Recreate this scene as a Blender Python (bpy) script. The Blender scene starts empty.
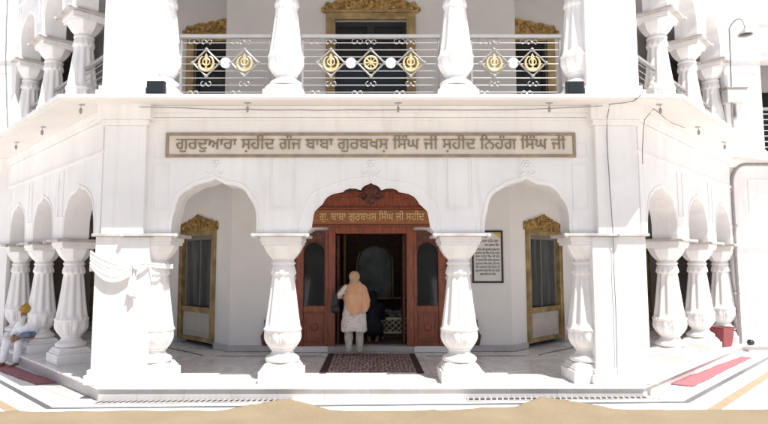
import bpy, bmesh, math, random
from math import sin, cos, pi, radians, sqrt
from mathutils import Vector, Matrix
from mathutils.geometry import tessellate_polygon
random.seed(7)
C = bpy.context.scene.collection
sc = bpy.context.scene

# ------------------------------------------------------------------ materials
def mat(name, col, rough=.6, var=.0, vscale=6., col2=None, bump=0., bscale=60., metal=0., stretch=(1,1,1), spec=.5, detail=4., band=(.35,.7), streak=0.):
    m = bpy.data.materials.new(name); m.use_nodes = True
    nt = m.node_tree; b = nt.nodes['Principled BSDF']; L = nt.links.new
    b.inputs['Roughness'].default_value = rough; b.inputs['Metallic'].default_value = metal
    b.inputs['Specular IOR Level'].default_value = spec
    b.inputs['Base Color'].default_value = (*col, 1)
    tc = nt.nodes.new('ShaderNodeTexCoord'); mp = nt.nodes.new('ShaderNodeMapping'); mp.inputs['Scale'].default_value = stretch
    L(tc.outputs['Object'], mp.inputs['Vector'])
    if var or col2:
        n = nt.nodes.new('ShaderNodeTexNoise'); n.inputs['Scale'].default_value = vscale; n.inputs['Detail'].default_value = detail
        L(mp.outputs[0], n.inputs['Vector'])
        r = nt.nodes.new('ShaderNodeValToRGB')
        c2 = col2 or tuple(max(0, c*(1-var)) for c in col)
        r.color_ramp.elements[0].position, r.color_ramp.elements[1].position = band
        r.color_ramp.elements[0].color = (*c2, 1); r.color_ramp.elements[1].color = (*col, 1)
        L(n.outputs['Fac'], r.inputs['Fac']); L(r.outputs['Color'], b.inputs['Base Color'])
    if streak:
        m3 = nt.nodes.new('ShaderNodeMapping'); m3.inputs['Scale'].default_value = (5,5,.45); L(tc.outputs['Object'], m3.inputs['Vector'])
        n3 = nt.nodes.new('ShaderNodeTexNoise'); n3.inputs['Scale'].default_value = 1.5; n3.inputs['Detail'].default_value = 7; n3.inputs['Distortion'].default_value=.6; L(m3.outputs[0], n3.inputs['Vector'])
        r3 = nt.nodes.new('ShaderNodeValToRGB'); r3.color_ramp.elements[0].position=.30; r3.color_ramp.elements[1].position=.48
        k_=1-streak; r3.color_ramp.elements[0].color=(k_,k_*.985,k_*.965,1); r3.color_ramp.elements[1].color=(1,1,1,1); L(n3.outputs['Fac'], r3.inputs['Fac'])
        mx = nt.nodes.new('ShaderNodeMix'); mx.data_type='RGBA'; mx.blend_type='MULTIPLY'; mx.inputs['Factor'].default_value=1
        L(r.outputs['Color'], mx.inputs['A']); L(r3.outputs['Color'], mx.inputs['B']); L(mx.outputs['Result'], b.inputs['Base Color'])
    if bump:
        n2 = nt.nodes.new('ShaderNodeTexNoise'); n2.inputs['Scale'].default_value = bscale; n2.inputs['Detail'].default_value = 5
        L(mp.outputs[0], n2.inputs['Vector'])
        bp = nt.nodes.new('ShaderNodeBump'); bp.inputs['Strength'].default_value = bump; bp.inputs['Distance'].default_value = .02
        L(n2.outputs['Fac'], bp.inputs['Height']); L(bp.outputs[0], b.inputs['Normal'])
    return m

def mat_tiles(name, col, col2, joint, size, rough=.3, rot=0., veins=True, jw=.006):
    m = bpy.data.materials.new(name); m.use_nodes = True
    nt = m.node_tree; b = nt.nodes['Principled BSDF']; L = nt.links.new
    tc = nt.nodes.new('ShaderNodeTexCoord'); mp = nt.nodes.new('ShaderNodeMapping'); mp.inputs['Rotation'].default_value = (0,0,rot)
    L(tc.outputs['Object'], mp.inputs['Vector'])
    br = nt.nodes.new('ShaderNodeTexBrick'); br.inputs['Scale'].default_value = 1
    br.inputs['Brick Width'].default_value = size[0]; br.inputs['Row Height'].default_value = size[1]
    br.inputs['Mortar Size'].default_value = jw; br.inputs['Mortar Smooth'].default_value = .3
    br.inputs['Color1'].default_value = (*col,1); br.inputs['Color2'].default_value = (*col2,1); br.inputs['Mortar'].default_value = (*joint,1)
    br.offset = 0.0
    L(mp.outputs[0], br.inputs['Vector'])
    n = nt.nodes.new('ShaderNodeTexNoise'); n.inputs['Scale'].default_value = 1.7; n.inputs['Detail'].default_value = 8; n.inputs['Distortion'].default_value = 1.4
    L(tc.outputs['Object'], n.inputs['Vector'])
    r = nt.nodes.new('ShaderNodeValToRGB'); r.color_ramp.elements[0].position=.38; r.color_ramp.elements[1].position=.62
    r.color_ramp.elements[0].color=(.90,.895,.885,1); r.color_ramp.elements[1].color=(1,1,1,1)
    L(n.outputs['Fac'], r.inputs['Fac'])
    mx = nt.nodes.new('ShaderNodeMix'); mx.data_type='RGBA'; mx.blend_type='MULTIPLY'; mx.inputs['Factor'].default_value = 1
    L(br.outputs['Color'], mx.inputs['A']); L(r.outputs['Color'], mx.inputs['B']); L(mx.outputs['Result'], b.inputs['Base Color'])
    r2 = nt.nodes.new('ShaderNodeMapRange'); r2.inputs['To Min'].default_value = rough*.7; r2.inputs['To Max'].default_value = rough*1.4
    L(n.outputs['Fac'], r2.inputs['Value']); L(r2.outputs[0], b.inputs['Roughness'])
    return m

def mat_pattern(name, c1, c2, c3, scale, rough=.9):
    m = bpy.data.materials.new(name); m.use_nodes = True
    nt = m.node_tree; b = nt.nodes['Principled BSDF']; L = nt.links.new
    b.inputs['Roughness'].default_value = rough
    tc = nt.nodes.new('ShaderNodeTexCoord')
    v = nt.nodes.new('ShaderNodeTexVoronoi'); v.inputs['Scale'].default_value = scale; v.inputs['Randomness'].default_value = .55
    L(tc.outputs['Object'], v.inputs['Vector'])
    r = nt.nodes.new('ShaderNodeValToRGB'); r.color_ramp.interpolation = 'CONSTANT'
    e = r.color_ramp.elements; e[0].position = 0; e[0].color = (*c1,1); e[1].position = .34; e[1].color = (*c2,1)
    x = e.new(.62); x.color = (*c3,1)
    L(v.outputs['Distance'], r.inputs['Fac']); L(r.outputs['Color'], b.inputs['Base Color'])
    n2 = nt.nodes.new('ShaderNodeTexNoise'); n2.inputs['Scale'].default_value = 300
    L(tc.outputs['Object'], n2.inputs['Vector'])
    bp = nt.nodes.new('ShaderNodeBump'); bp.inputs['Strength'].default_value = .3; bp.inputs['Distance'].default_value=.01
    L(n2.outputs['Fac'], bp.inputs['Height']); L(bp.outputs[0], b.inputs['Normal'])
    return m

M = {}
M['paint'] = mat('white_paint', (.82,.80,.79), .55, .10, 1.3, bump=.10, bscale=25, streak=.07)
M['colpaint'] = mat('column_white', (.81,.79,.78), .5, .10, 3.5, bump=.14, bscale=26, streak=.08)
M['soffit'] = mat('soffit_white', (.80,.765,.735), .6, .06, 1.2)
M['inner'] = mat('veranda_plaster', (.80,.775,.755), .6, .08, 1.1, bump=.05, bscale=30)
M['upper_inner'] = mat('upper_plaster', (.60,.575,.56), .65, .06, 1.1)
M['marble'] = mat_tiles('plinth_marble', (.54,.51,.50), (.49,.47,.465), (.42,.40,.39), (.62,.8), .35)
M['abacus'] = mat('stained_stone', (.56,.53,.51), .6, col2=(.36,.33,.31), vscale=3.5, bump=.2)
M['floor'] = mat_tiles('veranda_marble', (.82,.805,.79), (.79,.775,.76), (.50,.48,.47), (.9,.9), .26)
M['ground'] = mat_tiles('courtyard_marble', (.80,.785,.77), (.77,.76,.75), (.62,.6,.58), (.75,.75), .4)
M['black'] = mat('black_marble', (.10,.105,.12), .3, .3, 9)
M['ochre'] = mat('ochre_stone', (.36,.27,.17), .5, .25, 7)
M['graystone'] = mat('gray_stone', (.45,.43,.42), .6, .25, 4, bump=.2)
M['gilt'] = mat('aged_gilt', (.60,.40,.15), .42, col2=(.20,.11,.03), vscale=14, metal=.55, bump=.9, bscale=28)
M['giltflat'] = mat('gilt_moulding', (.46,.34,.16), .45, col2=(.24,.16,.07), vscale=5, metal=.35, bump=.2, bscale=40)
M['emblem'] = mat('emblem_gold', (.62,.50,.25), .4, .15, 10, metal=.35)
M['steel'] = mat('painted_steel', (.30,.29,.285), .4, .1, 12, metal=.2)
M['disc'] = mat('white_enamel', (.62,.63,.68), .35, .04, 6)
M['wood'] = mat('carved_teak', (.34,.082,.032), .36, col2=(.17,.042,.018), vscale=5, stretch=(6,6,1), bump=.25, bscale=14)
M['woodlight'] = mat('teak_signboard', (.38,.145,.052), .42, col2=(.28,.10,.036), vscale=4, stretch=(1,5,6), bump=.15, bscale=20)
M['wooddark'] = mat('dark_carving', (.16,.042,.02), .4, col2=(.06,.017,.010), vscale=18, bump=.8, bscale=30)
M['goldtext'] = mat('gilt_lettering', (.75,.56,.25), .4, .1, 20, metal=.2)
M['signstone'] = mat('sign_stone', (.66,.59,.52), .5, col2=(.58,.52,.45), vscale=4, bump=.1)
M['signframe'] = mat('sign_frame_brass', (.36,.27,.17), .45, .3, 8, metal=.2)
M['signtext'] = mat('sign_letters_bronze', (.30,.225,.13), .45, .35, 20, metal=.2)
M['glass'] = mat('dark_glass', (.022,.026,.028), .06, .2, 2, spec=.35)
M['glass2'] = mat('window_glass', (.13,.14,.14), .08, col2=(.05,.055,.06), vscale=1.6, spec=.4, stretch=(3,3,.5))  # upright lighter bands in the colour paint in reflections on the panes
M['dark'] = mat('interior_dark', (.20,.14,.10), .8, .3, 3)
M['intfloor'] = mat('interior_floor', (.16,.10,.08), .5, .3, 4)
M['blackplastic'] = mat('black_plastic', (.02,.02,.022), .45, .2, 20)
M['cable'] = mat('cable_gray', (.22,.21,.21), .6, .2, 20)
M['pipe'] = mat('gray_conduit', (.30,.285,.28), .5, .2, 10)
M['carpet'] = mat('red_carpet', (.37,.145,.165), .95, .25, 12, bump=.4, bscale=200)
M['coir'] = mat('coir_matting', (.31,.25,.16), .95, col2=(.26,.204,.126), vscale=1.5, bump=1., bscale=110, detail=10, band=(.3,.72))
M['rug'] = mat_pattern('patterned_rug', (.44,.40,.38), (.18,.085,.08), (.07,.05,.05), 17)
M['rugborder'] = mat('rug_border', (.045,.02,.022), .95, .3, 20, bump=.3, bscale=150)
M['cloth'] = mat('white_cloth', (.80,.78,.78), .85, .04, 6)
M['binred'] = mat('red_bin', (.24,.04,.05), .5, .2, 6)
M['skin'] = mat('skin', (.36,.20,.125), .55, .1, 14)
M['skindark'] = mat('skin_tanned', (.25,.13,.08), .55, .1, 14)
M['shawl'] = mat('peach_shawl', (.78,.48,.26), .85, col2=(.72,.35,.22), vscale=4, bump=.9, bscale=13, stretch=(2.2,2.2,.5))
M['scarf'] = mat('head_scarf', (.60,.39,.25), .85, .2, 9, bump=.2)
M['kurta'] = mat_pattern('printed_kurta', (.62,.50,.45), (.78,.70,.66), (.82,.77,.74), 26)
M['trouser'] = mat_pattern('printed_trousers', (.38,.31,.27), (.60,.54,.49), (.66,.61,.57), 34)
M['whitecloth'] = mat('white_cotton', (.76,.765,.80), .85, .05, 10, bump=.2, bscale=30)
M['turban'] = mat('mustard_turban', (.42,.25,.035), .85, .25, 8, bump=.3, bscale=40)
M['beard'] = mat('white_beard', (.62,.60,.58), .9, .2, 30, bump=.5, bscale=90)
M['navy'] = mat('navy_cloth', (.018,.02,.032), .9, .3, 8, bump=.3, bscale=40)
M['hairdark'] = mat('dark_hair', (.02,.016,.014), .6, .3, 40)
M['bluebag'] = mat('slate_cloth', (.13,.17,.27), .85, .2, 9)
M['board'] = mat('notice_paper', (.70,.69,.66), .5, .05, 4)
M['ink'] = mat('notice_ink', (.05,.05,.055), .6, .2, 20)
M['yellow'] = mat('notice_yellow', (.62,.47,.06), .5, .15, 20)
M['picture'] = mat('altar_cloth', (.42,.47,.54), .35, col2=(.10,.13,.17), vscale=2.6)
M['altargold'] = mat('altar_gold', (.55,.36,.12), .4, .3, 10, metal=.4)
M['metalgrey'] = mat('galvanised', (.45,.45,.45), .4, .2, 9, metal=.6)

# ------------------------------------------------------------------ mesh builder
W = {}
def wloc(o): return W.get(o.name, Vector((0,0,0))) if o else Vector((0,0,0))

class MB:
    def __init__(s): s.bm = bmesh.new()
    def poly(s, pts): return s.bm.faces.new([s.bm.verts.new(p) for p in pts])
    def prism(s, a, b):
        va = [s.bm.verts.new(p) for p in a]; vb = [s.bm.verts.new(p) for p in b]
        n = len(a)
        if n > 4:
            for t in tessellate_polygon([[Vector(p) for p in a]]):
                if len(set(t)) == 3:
                    s.bm.faces.new([va[i] for i in t]); s.bm.faces.new([vb[i] for i in t[::-1]])
        else: s.bm.faces.new(va); s.bm.faces.new(vb[::-1])
        for i in range(n): s.bm.faces.new((va[i], vb[i], vb[(i+1)%n], va[(i+1)%n]))
        return s
    def extr(s, pts2, z0, z1): return s.prism([(x,y,z0) for x,y in pts2], [(x,y,z1) for x,y in pts2])
    def box(s, x0,x1,y0,y1,z0,z1): return s.extr([(x0,y0),(x1,y0),(x1,y1),(x0,y1)], z0, z1)
    def fbox(s, F, s0,s1,n0,n1,z0,z1):
        q = [(s0,n0),(s1,n0),(s1,n1),(s0,n1)]
        return s.prism([F(a,b,z0) for a,b in q], [F(a,b,z1) for a,b in q])
    def fpoly(s, F, pts, n0, n1): return s.prism([F(a,n0,z) for a,z in pts], [F(a,n1,z) for a,z in pts])
    def lathe(s, prof, seg=32, rf=None, c=(0,0,0), rot=0., caps=True):
        rings = []
        for r,z in prof:
            ring = []
            for i in range(seg):
                t = 2*pi*i/seg + rot
                rr = rf(r,t,z) if rf else r
                ring.append(s.bm.verts.new((c[0]+rr*cos(t), c[1]+rr*sin(t), c[2]+z)))
            rings.append(ring)
        for a,b in zip(rings, rings[1:]):
            for i in range(seg): s.bm.faces.new((a[i], a[(i+1)%seg], b[(i+1)%seg], b[i]))
        if caps: s.bm.faces.new(rings[0][::-1]); s.bm.faces.new(rings[-1])
        return s
    def tube(s, path, r, seg=8, closed=False, rads=None):
        P = [Vector(p) for p in path]; n = len(P); rings = []
        for i,p in enumerate(P):
            if closed: t = P[(i+1)%n]-P[i-1]
            else: t = P[min(i+1,n-1)]-P[max(i-1,0)]
            t = t.normalized() if t.length>1e-9 else Vector((0,0,1))
            up = Vector((0,0,1)) if abs(t.z)<.92 else Vector((0,1,0))
            a = t.cross(up).normalized(); b = t.cross(a).normalized()
            rr = rads[i] if rads else r
            rings.append([s.bm.verts.new(p + a*(rr*cos(2*pi*k/seg)) + b*(rr*sin(2*pi*k/seg))) for k in range(seg)])
        m = n if closed else n-1
        for i in range(m):
            A, B = rings[i], rings[(i+1)%n]
            # guard twist
            k0 = min(range(seg), key=lambda k: (A[0].co-B[k].co).length)
            d = 1 if (A[1].co-B[(k0+1)%seg].co).length <= (A[1].co-B[(k0-1)%seg].co).length else -1
            for k in range(seg): s.bm.faces.new((A[k], A[(k+1)%seg], B[(k0+d*(k+1))%seg], B[(k0+d*k)%seg]))
        if not closed: s.bm.faces.new(rings[0][::-1]); s.bm.faces.new(rings[-1])
        return s
    def ball(s, c, r, seg=16, rings=10, sc3=(1,1,1)):
        prof = []
        top = s.bm.verts.new((c[0],c[1],c[2]-r*sc3[2])); bot=None; prev=None
        for j in range(1, rings):
            f = pi*j/rings
            ring = [s.bm.verts.new((c[0]+r*sc3[0]*sin(f)*cos(2*pi*i/seg), c[1]+r*sc3[1]*sin(f)*sin(2*pi*i/seg), c[2]-r*sc3[2]*cos(f))) for i in range(seg)]
            for i in range(seg):
                if prev is None: s.bm.faces.new((top, ring[(i+1)%seg], ring[i]))
                else: s.bm.faces.new((prev[i], prev[(i+1)%seg], ring[(i+1)%seg], ring[i]))
            prev = ring
        bot = s.bm.verts.new((c[0],c[1],c[2]+r*sc3[2]))
        for i in range(seg): s.bm.faces.new((prev[i], prev[(i+1)%seg], bot))
        return s
    def capsule(s, p0, p1, r0, r1, seg=14):
        p0, p1 = Vector(p0), Vector(p1); d = (p1-p0); L = d.length
        if L < 1e-6: d = Vector((0,0,1)); L = 1e-6
        d = d.normalized()
        path, rads = [], []
        for k in range(5):
            a = -pi/2 + .12 + (pi/2-.12)*k/4
            path.append(p0 + d*(r0*sin(a))); rads.append(r0*cos(a))
        for k in range(5):
            a = (pi/2-.12)*k/4
            path.append(p1 + d*(r1*sin(a))); rads.append(r1*cos(a))
        # consistent frame
        up = Vector((0,0,1)) if abs(d.z)<.92 else Vector((0,1,0))
        a_ = d.cross(up).normalized(); b_ = d.cross(a_).normalized()
        rr = [[s.bm.verts.new(p + a_*(r*cos(2*pi*k/seg)) + b_*(r*sin(2*pi*k/seg))) for k in range(seg)] for p,r in zip(path,rads)]
        for A,B in zip(rr, rr[1:]):
            for k in range(seg): s.bm.faces.new((A[k],A[(k+1)%seg],B[(k+1)%seg],B[k]))
        s.bm.faces.new(rr[0][::-1]); s.bm.faces.new(rr[-1])
        return s
    def build(s, name, m, parent=None, loc=None, smooth=False, bevel=0., norm=True):
        bm = s.bm
        big = [f for f in bm.faces if len(f.verts) > 4]
        if big: bmesh.ops.triangulate(bm, faces=big, quad_method='BEAUTY', ngon_method='BEAUTY')
        if norm: bmesh.ops.recalc_face_normals(bm, faces=bm.faces[:])
        me = bpy.data.meshes.new(name); 
        base = Vector((0,0,0)); rel = Vector((0,0,0))
        if loc is None:
            if parent: base = wloc(parent)
            else:
                xs = [v.co for v in bm.verts]
                base = Vector(((min(v.x for v in xs)+max(v.x for v in xs))/2, (min(v.y for v in xs)+max(v.y for v in xs))/2, min(v.z for v in xs)))
                rel = base
            bmesh.ops.translate(bm, verts=bm.verts[:], vec=-base)
        else:
            rel = Vector(loc) - wloc(parent)
        bm.to_mesh(me); bm.free()
        if smooth:
            for p in me.polygons: p.use_smooth = True
        me.materials.append(m if not isinstance(m,str) else M[m])
        o = bpy.data.objects.new(name, me); C.objects.link(o); o.location = rel
        if parent: o.parent = parent
        W[o.name] = (wloc(parent) + rel) if parent else rel
        if bevel:
            b = o.modifiers.new('bevel','BEVEL'); b.width = bevel; b.segments = 2; b.limit_method='ANGLE'; b.angle_limit = radians(40); b.harden_normals = False
        return o

def smooth_angle(o, ang=40):
    for p in o.data.polygons: p.use_smooth = True
    try: o.data.set_sharp_from_angle(angle=radians(ang))
    except Exception: pass
    return o

def thing(name, label, cat, loc=(0,0,0), rotz=0., group=None):
    o = bpy.data.objects.new(name, None); C.objects.link(o); o.empty_display_size = .2
    o.location = loc; o.rotation_euler = (0,0,rotz); W[o.name] = Vector(loc)
    return tag(o, label, cat, group)
def tag(o, label, cat, group=None):
    o['label'] = label; o['category'] = cat
    if group: o['group'] = group
    return o
def kind(o, k): o['kind'] = k; return o
def copy_part(src, parent, loc, rotz=0.):
    c = src.copy(); C.objects.link(c); c.parent = parent; c.location = Vector(loc)-wloc(parent); c.rotation_euler = (0,0,rotz)
    W[c.name] = Vector(loc)
    for g in src.children:
        d = g.copy(); C.objects.link(d); d.parent = c
    return c
def text_mesh(body, size, extrude, F, s, z, n, width=None, align='CENTER', weight=0.):
    """Gurmukhi lettering as real mesh on a wall frame F: every outline is filled on its own so overlapping strokes stay solid."""
    c = bpy.data.curves.new('lettering','FONT'); c.body = body; c.size = size; c.align_x = align; c.offset = weight
    c.resolution_u = 3; c.dimensions = '2D'; c.fill_mode = 'NONE'
    o = bpy.data.objects.new('lettering', c); C.objects.link(o)
    dg = bpy.context.evaluated_depsgraph_get(); dg.update()
    me = bpy.data.meshes.new_from_object(o.evaluated_get(dg))
    bpy.data.objects.remove(o); bpy.data.curves.remove(c)
    nb_ = {}
    for e in me.edges:
        a,b = e.vertices; nb_.setdefault(a,[]).append(b); nb_.setdefault(b,[]).append(a)
    co = [v.co.copy() for v in me.vertices]; seen=set(); loops=[]
    for v0 in range(len(co)):
        if v0 in seen or v0 not in nb_: continue
        lp=[v0]; seen.add(v0); cur=v0
        while True:
            nx_=[w_ for w_ in nb_[cur] if w_ not in seen]
            if cur==v0: nx_=[w_ for w_ in nx_ if w_==v0+1] or nx_
            if not nx_: break
            cur=nx_[0]; seen.add(cur); lp.append(cur)
        if len(lp)>2: loops.append([co[i] for i in lp])
    bpy.data.meshes.remove(me)
    area=lambda L: sum(a.x*b.y-b.x*a.y for a,b in zip(L,L[1:]+L[:1]))/2
    def inside(p,L):
        r=False
        for a,b in zip(L,L[1:]+L[:1]):
            if (a.y>p.y)!=(b.y>p.y) and p.x < (b.x-a.x)*(p.y-a.y)/(b.y-a.y)+a.x: r=not r
        return r
    big=max(loops,key=lambda L:abs(area(L))); sg0=1 if area(big)>0 else -1
    outs=[L for L in loops if area(L)*sg0>0]; holes=[L for L in loops if area(L)*sg0<0]
    own={i:[] for i in range(len(outs))}
    for h in holes:
        cand=[i for i,L in enumerate(outs) if inside(h[0],L)]
        if not cand: outs.append(h); own[len(outs)-1]=[]
        if cand: own[min(cand,key=lambda i:abs(area(outs[i])))].append(h)
    xs=[p.x for L in outs for p in L]; k=(width/((max(xs)-min(xs)) or 1)) if width else 1; xm=(max(xs)+min(xs))/2
    mb=MB()
    for i,L in enumerate(outs):
        grp=[L]+own[i]; d=extrude*(1+.05*(i%7))
        f2=lambda p,dd: F(s+(p.x-xm)*k, n+dd, z+p.y)
        flat=[p for g_ in grp for p in g_]
        va=[mb.bm.verts.new(f2(p,d)) for p in flat]; vb=[mb.bm.verts.new(f2(p,-extrude)) for p in flat]
        for t in tessellate_polygon([[Vector((p.x,p.y,0)) for p in g_] for g_ in grp]):
            if len(set(t))==3:
                try: mb.bm.faces.new([va[q] for q in t])
                except ValueError: pass
        q0=0
        for g_ in grp:
            m_=len(g_)
            for q in range(m_):
                a,b=q0+q,q0+(q+1)%m_
                mb.bm.faces.new((va[a],va[b],vb[b],vb[a]))
            q0+=m_
    return mb

# ------------------------------------------------------------------ plan
SHIFT=.0150; CH=1.79
CAM=Matrix.Translation((0,0,CH))@Matrix.Rotation(radians(-.15),4,'Z')@Matrix.Rotation(radians(90+5.19),4,'X')@Matrix.Rotation(radians(-.04),4,'Z')
GZ=.03; TILT=.0058
def gp(px,py):
    """ground point seen at a measured spot of the photograph (survey of the courtyard)"""
    d=CAM.to_3x3()@Vector(((px-384+SHIFT*768)/595,(212-py)/595,-1))
    t=(GZ-CH)/(d.z-TILT*d.x)
    return (d.x*t, d.y*t)
def ground_it(o):
    o.matrix_world=Matrix.Rotation(-math.atan(TILT),4,'Y')@Matrix.Translation(o.location); W[o.name]=Vector(o.location); return o
def quad_sheet(px, z0, z1, name, m, sub=1):
    q=[gp(*p) for p in px]
    return ground_it(MB().extr(q,z0,z1).build(name,m))
PHI = radians(46.5); DX, DY = cos(PHI), sin(PHI)
AX, AY = 3.6, 8.5
EZ = 3.938
FL, E1, U0, R1 = .20, 4.05, 4.12, 8.10         # veranda floor, eave underside, upper floor, roof underside
def Ff(s,n,z): return (s, AY-n, z)              # front face
def mk_side(sg, ox=AX, oy=AY):
    return lambda s,n,z: (sg*(ox + s*DX + n*DY), oy + s*DY - n*DX, z)
FS = {1: mk_side(1), -1: mk_side(-1)}
YW = 12.6
def mk_wing(sg): return lambda s,n,z: (sg*s, YW-n, z)
FW = {1: mk_wing(1), -1: mk_wing(-1)}
def corner_front(e, es=None):   # intersection of front line and side line at offset e
    es = e if es is None else es
    t = (8.5-e - (AY - es*DX))/DY
    return (AX + es*DY + t*DX, 8.5-e)
def corner_wing(e, ew):
    y = YW-ew; t = (y - (AY - e*DX))/DY
    return (AX + e*DY + t*DX, y)
def outline(e, ew, back=24., xm=16., es=None):
    es = e if es is None else es
    a = corner_front(e, es); b = corner_wing(es, ew)
    r = [a, b, (xm,b[1]), (xm,back)]
    return [(-x,y) for x,y in r[::-1]][:] + r     # starts back-left ... ends back-right
# inner octagon
IX, IY = 2.65, 11.3
FI = {1: mk_side(1, IX, IY), -1: mk_side(-1, IX, IY)}
def Fi(s,n,z): return (s, IY-n, z)

# ------------------------------------------------------------------ ground
g = ground_it(MB().box(-150,150,-60,150,-.3,GZ).build('ground', 'ground')); kind(g,'structure')
def band(pts, w, z, m, name):
    P=[Vector(gp(*p)) for p in pts]
    P[0]=P[1]+(P[0]-P[1])*2.5; P[-1]=P[-2]+(P[-1]-P[-2])*2.5
    N=[]
    for i,p in enumerate(P):
        a=(P[i]-P[i-1]).normalized() if i else (P[1]-P[0]).normalized(); b=(P[i+1]-P[i]).normalized() if i<len(P)-1 else a
        na=Vector((a.y,-a.x)); nb=Vector((b.y,-b.x)); h=(na+nb).normalized(); N.append(h/max(.4,h.dot(na)))
    mb=MB()
    for i in range(len(P)-1):
        q=[P[i],P[i+1],P[i+1]+N[i+1]*w,P[i]+N[i]*w]
        mb.prism([(v.x,v.y,GZ+z-.003) for v in q],[(v.x,v.y,GZ+z) for v in q])
    return kind(ground_it(mb.build(name,m)),'structure')
band([(0,379.5),(52.5,407.5),(683,401.5),(768,356.5)], .085, .004, 'black', 'black_inlay_band')
band([(0,400),(22,412),(706,410),(768,371)], .13, .004, 'ochre', 'ochre_inlay_band')

# ------------------------------------------------------------------ temple
T = thing('temple_building', 'white two storey octagonal gurdwara with scalloped arches, fluted columns and upper balcony', 'temple', (0,12,0))
# plinth and slabs
MB().extr(outline(.42,.42,es=.30), -.06, FL-.03).build('plinth', 'marble', T)
MB().extr(outline(.45,.45,es=.33), FL-.03, FL).build('veranda_floor', 'floor', T, bevel=.006)
sl = MB().extr(outline(.30,.30), E1, U0).build('eave_slab', 'soffit', T)
oa, ob_ = outline(.28,.28)[1:-1], outline(.95,.45)[1:-1]
ev=MB(); ed=MB()
for i in range(len(oa)-1):
    A,B,C_,D_=oa[i],oa[i+1],ob_[i+1],ob_[i]
    ev.prism([(A[0],A[1],E1+.002),(B[0],B[1],E1+.002),(C_[0],C_[1],EZ),(D_[0],D_[1],EZ)],[(A[0],A[1],U0-.004),(B[0],B[1],U0-.004),(C_[0],C_[1],EZ+.055),(D_[0],D_[1],EZ+.055)])
    oc=outline(1.0,.49)[1:-1]
    ed.prism([(ob_[i][0],ob_[i][1],EZ+.018),(ob_[i+1][0],ob_[i+1][1],EZ+.018),(oc[i+1][0],oc[i+1][1],EZ+.012),(oc[i][0],oc[i][1],EZ+.012)],[(ob_[i][0],ob_[i][1],EZ+.068),(ob_[i+1][0],ob_[i+1][1],EZ+.068),(oc[i+1][0],oc[i+1][1],EZ+.062),(oc[i][0],oc[i][1],EZ+.062)])
ev.build('eave_soffit','soffit',sl); ed.build('eave_edge','paint',sl,bevel=.008)
MB().extr(outline(.24,.24), R1, R1+.25).build('shade_roof', 'paint', T)  # unseen cover over the balcony, added to shade its back wall
# bright marble strip of the veranda edge, dark inlay line near the wall
o1, o2 = outline(.44,.44,es=.32), outline(-.42,-.3)
mb = MB()
for i in range(1, len(o1)-2):
    q = [o1[i], o1[i+1], o2[i+1], o2[i]]
    mb.prism([(x,y,FL+.001) for x,y in q], [(x,y,FL+.005) for x,y in q])
mb.build('floor_border', mat_tiles('border_marble', (.72,.70,.69), (.69,.67,.66), (.5,.48,.47), (.9,.9), .25), T)

# --- columns
SCOL=(2.14,3.88,5.56)
def flute(r,t,z):
    if .73 < z < 1.47:
        k = min(1,(z-.73)/.07, (1.47-z)/.07)
        return r*(1 + .03*k - .14*k*(abs(cos(5*t))**2.2))
    if .43 < z <= .70:                                # acanthus leaves round the bulb
        k = sin(pi*(z-.43)/.275); q=abs(cos(5*t))
        rib=.05*math.exp(-(sin(5*t)/.16)**2)
        return r*(1 + k*(.12*(q**1.5) - .09 + rib*.0) + .06*k*math.exp(-(cos(5*t)/.14)**2) )
    if .70 < z <= .73: return r*(1+.045*(abs(cos(10*t))-.5))
    if 1.47 <= z <= 1.585:
        return r*(1 + .10*(abs(cos(6*t))-.3)*(1-abs(z-1.50)/.09 if abs(z-1.5)<.09 else 0))
    return r
def col_profile():
    P = [(.225,.27),(.235,.285),(.24,.30),(.232,.325),(.205,.345),(.175,.36),(.158,.385),(.150,.41),(.155,.43),(.172,.435),(.178,.445),(.178,.46)]
    import math as _m
    for i in range(13):
        z = .465 + .225*i/12; P.append((.178 + .078*_m.sin(pi*.5*min(1,(i+1)/9)), z))
    P += [(.261,.695),(.264,.705),(.262,.716),(.254,.730),(.246,.75)]
    for i in range(1,16): 
        z = .75+.70*i/15; P.append((.246-.090*(i/15)**.85, z))
    P += [(.160,1.462),(.170,1.475),(.172,1.50),(.168,1.53),(.163,1.56),(.158,1.585),(.150,1.60),(.150,1.61),(.166,1.615),(.170,1.63),(.166,1.645),(.152,1.65),(.150,1.672)]
    return P
def make_column(parent, loc, rotz=0.):
    c = MB().lathe(col_profile(), 100, flute).build('column', 'colpaint', parent, loc); smooth_angle(c, 50); c.rotation_euler = (0,0,rotz)
    b = MB()
    b.box(-.29,.29,-.29,.29,0.0,.165); b.box(-.262,.262,-.262,.262,.165,.20)
    b.lathe([(.36,.20),(.335,.225),(.31,.25),(.235,.272)], 4, rot=pi/4)
    ob = b.build('base', 'colpaint', c, bevel=.012); W[ob.name]=Vector(loc)
    k = MB()
    k.lathe([(.150,1.67),(.165,1.69),(.205,1.73),(.245,1.785),(.27,1.83),(.288,1.865),(.292,1.885)], 8, rot=pi/8)
    k.box(-.272,.272,-.272,.272,1.885,1.93); k.box(-.288,.288,-.288,.288,1.93,1.995)
    ok = k.build('capital', 'colpaint', c, bevel=.008)
    a = MB().box(-.37,.37,-.37,.37,1.995,2.035)
    for x in (-.37,.37): a.ball((x,-.37,2.005), .034, 10, 6)
    oa = a.build('abacus', 'abacus', c, bevel=.006)
    for o in (ob, ok, oa): o.location = (0,0,0); 
    return c
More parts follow.
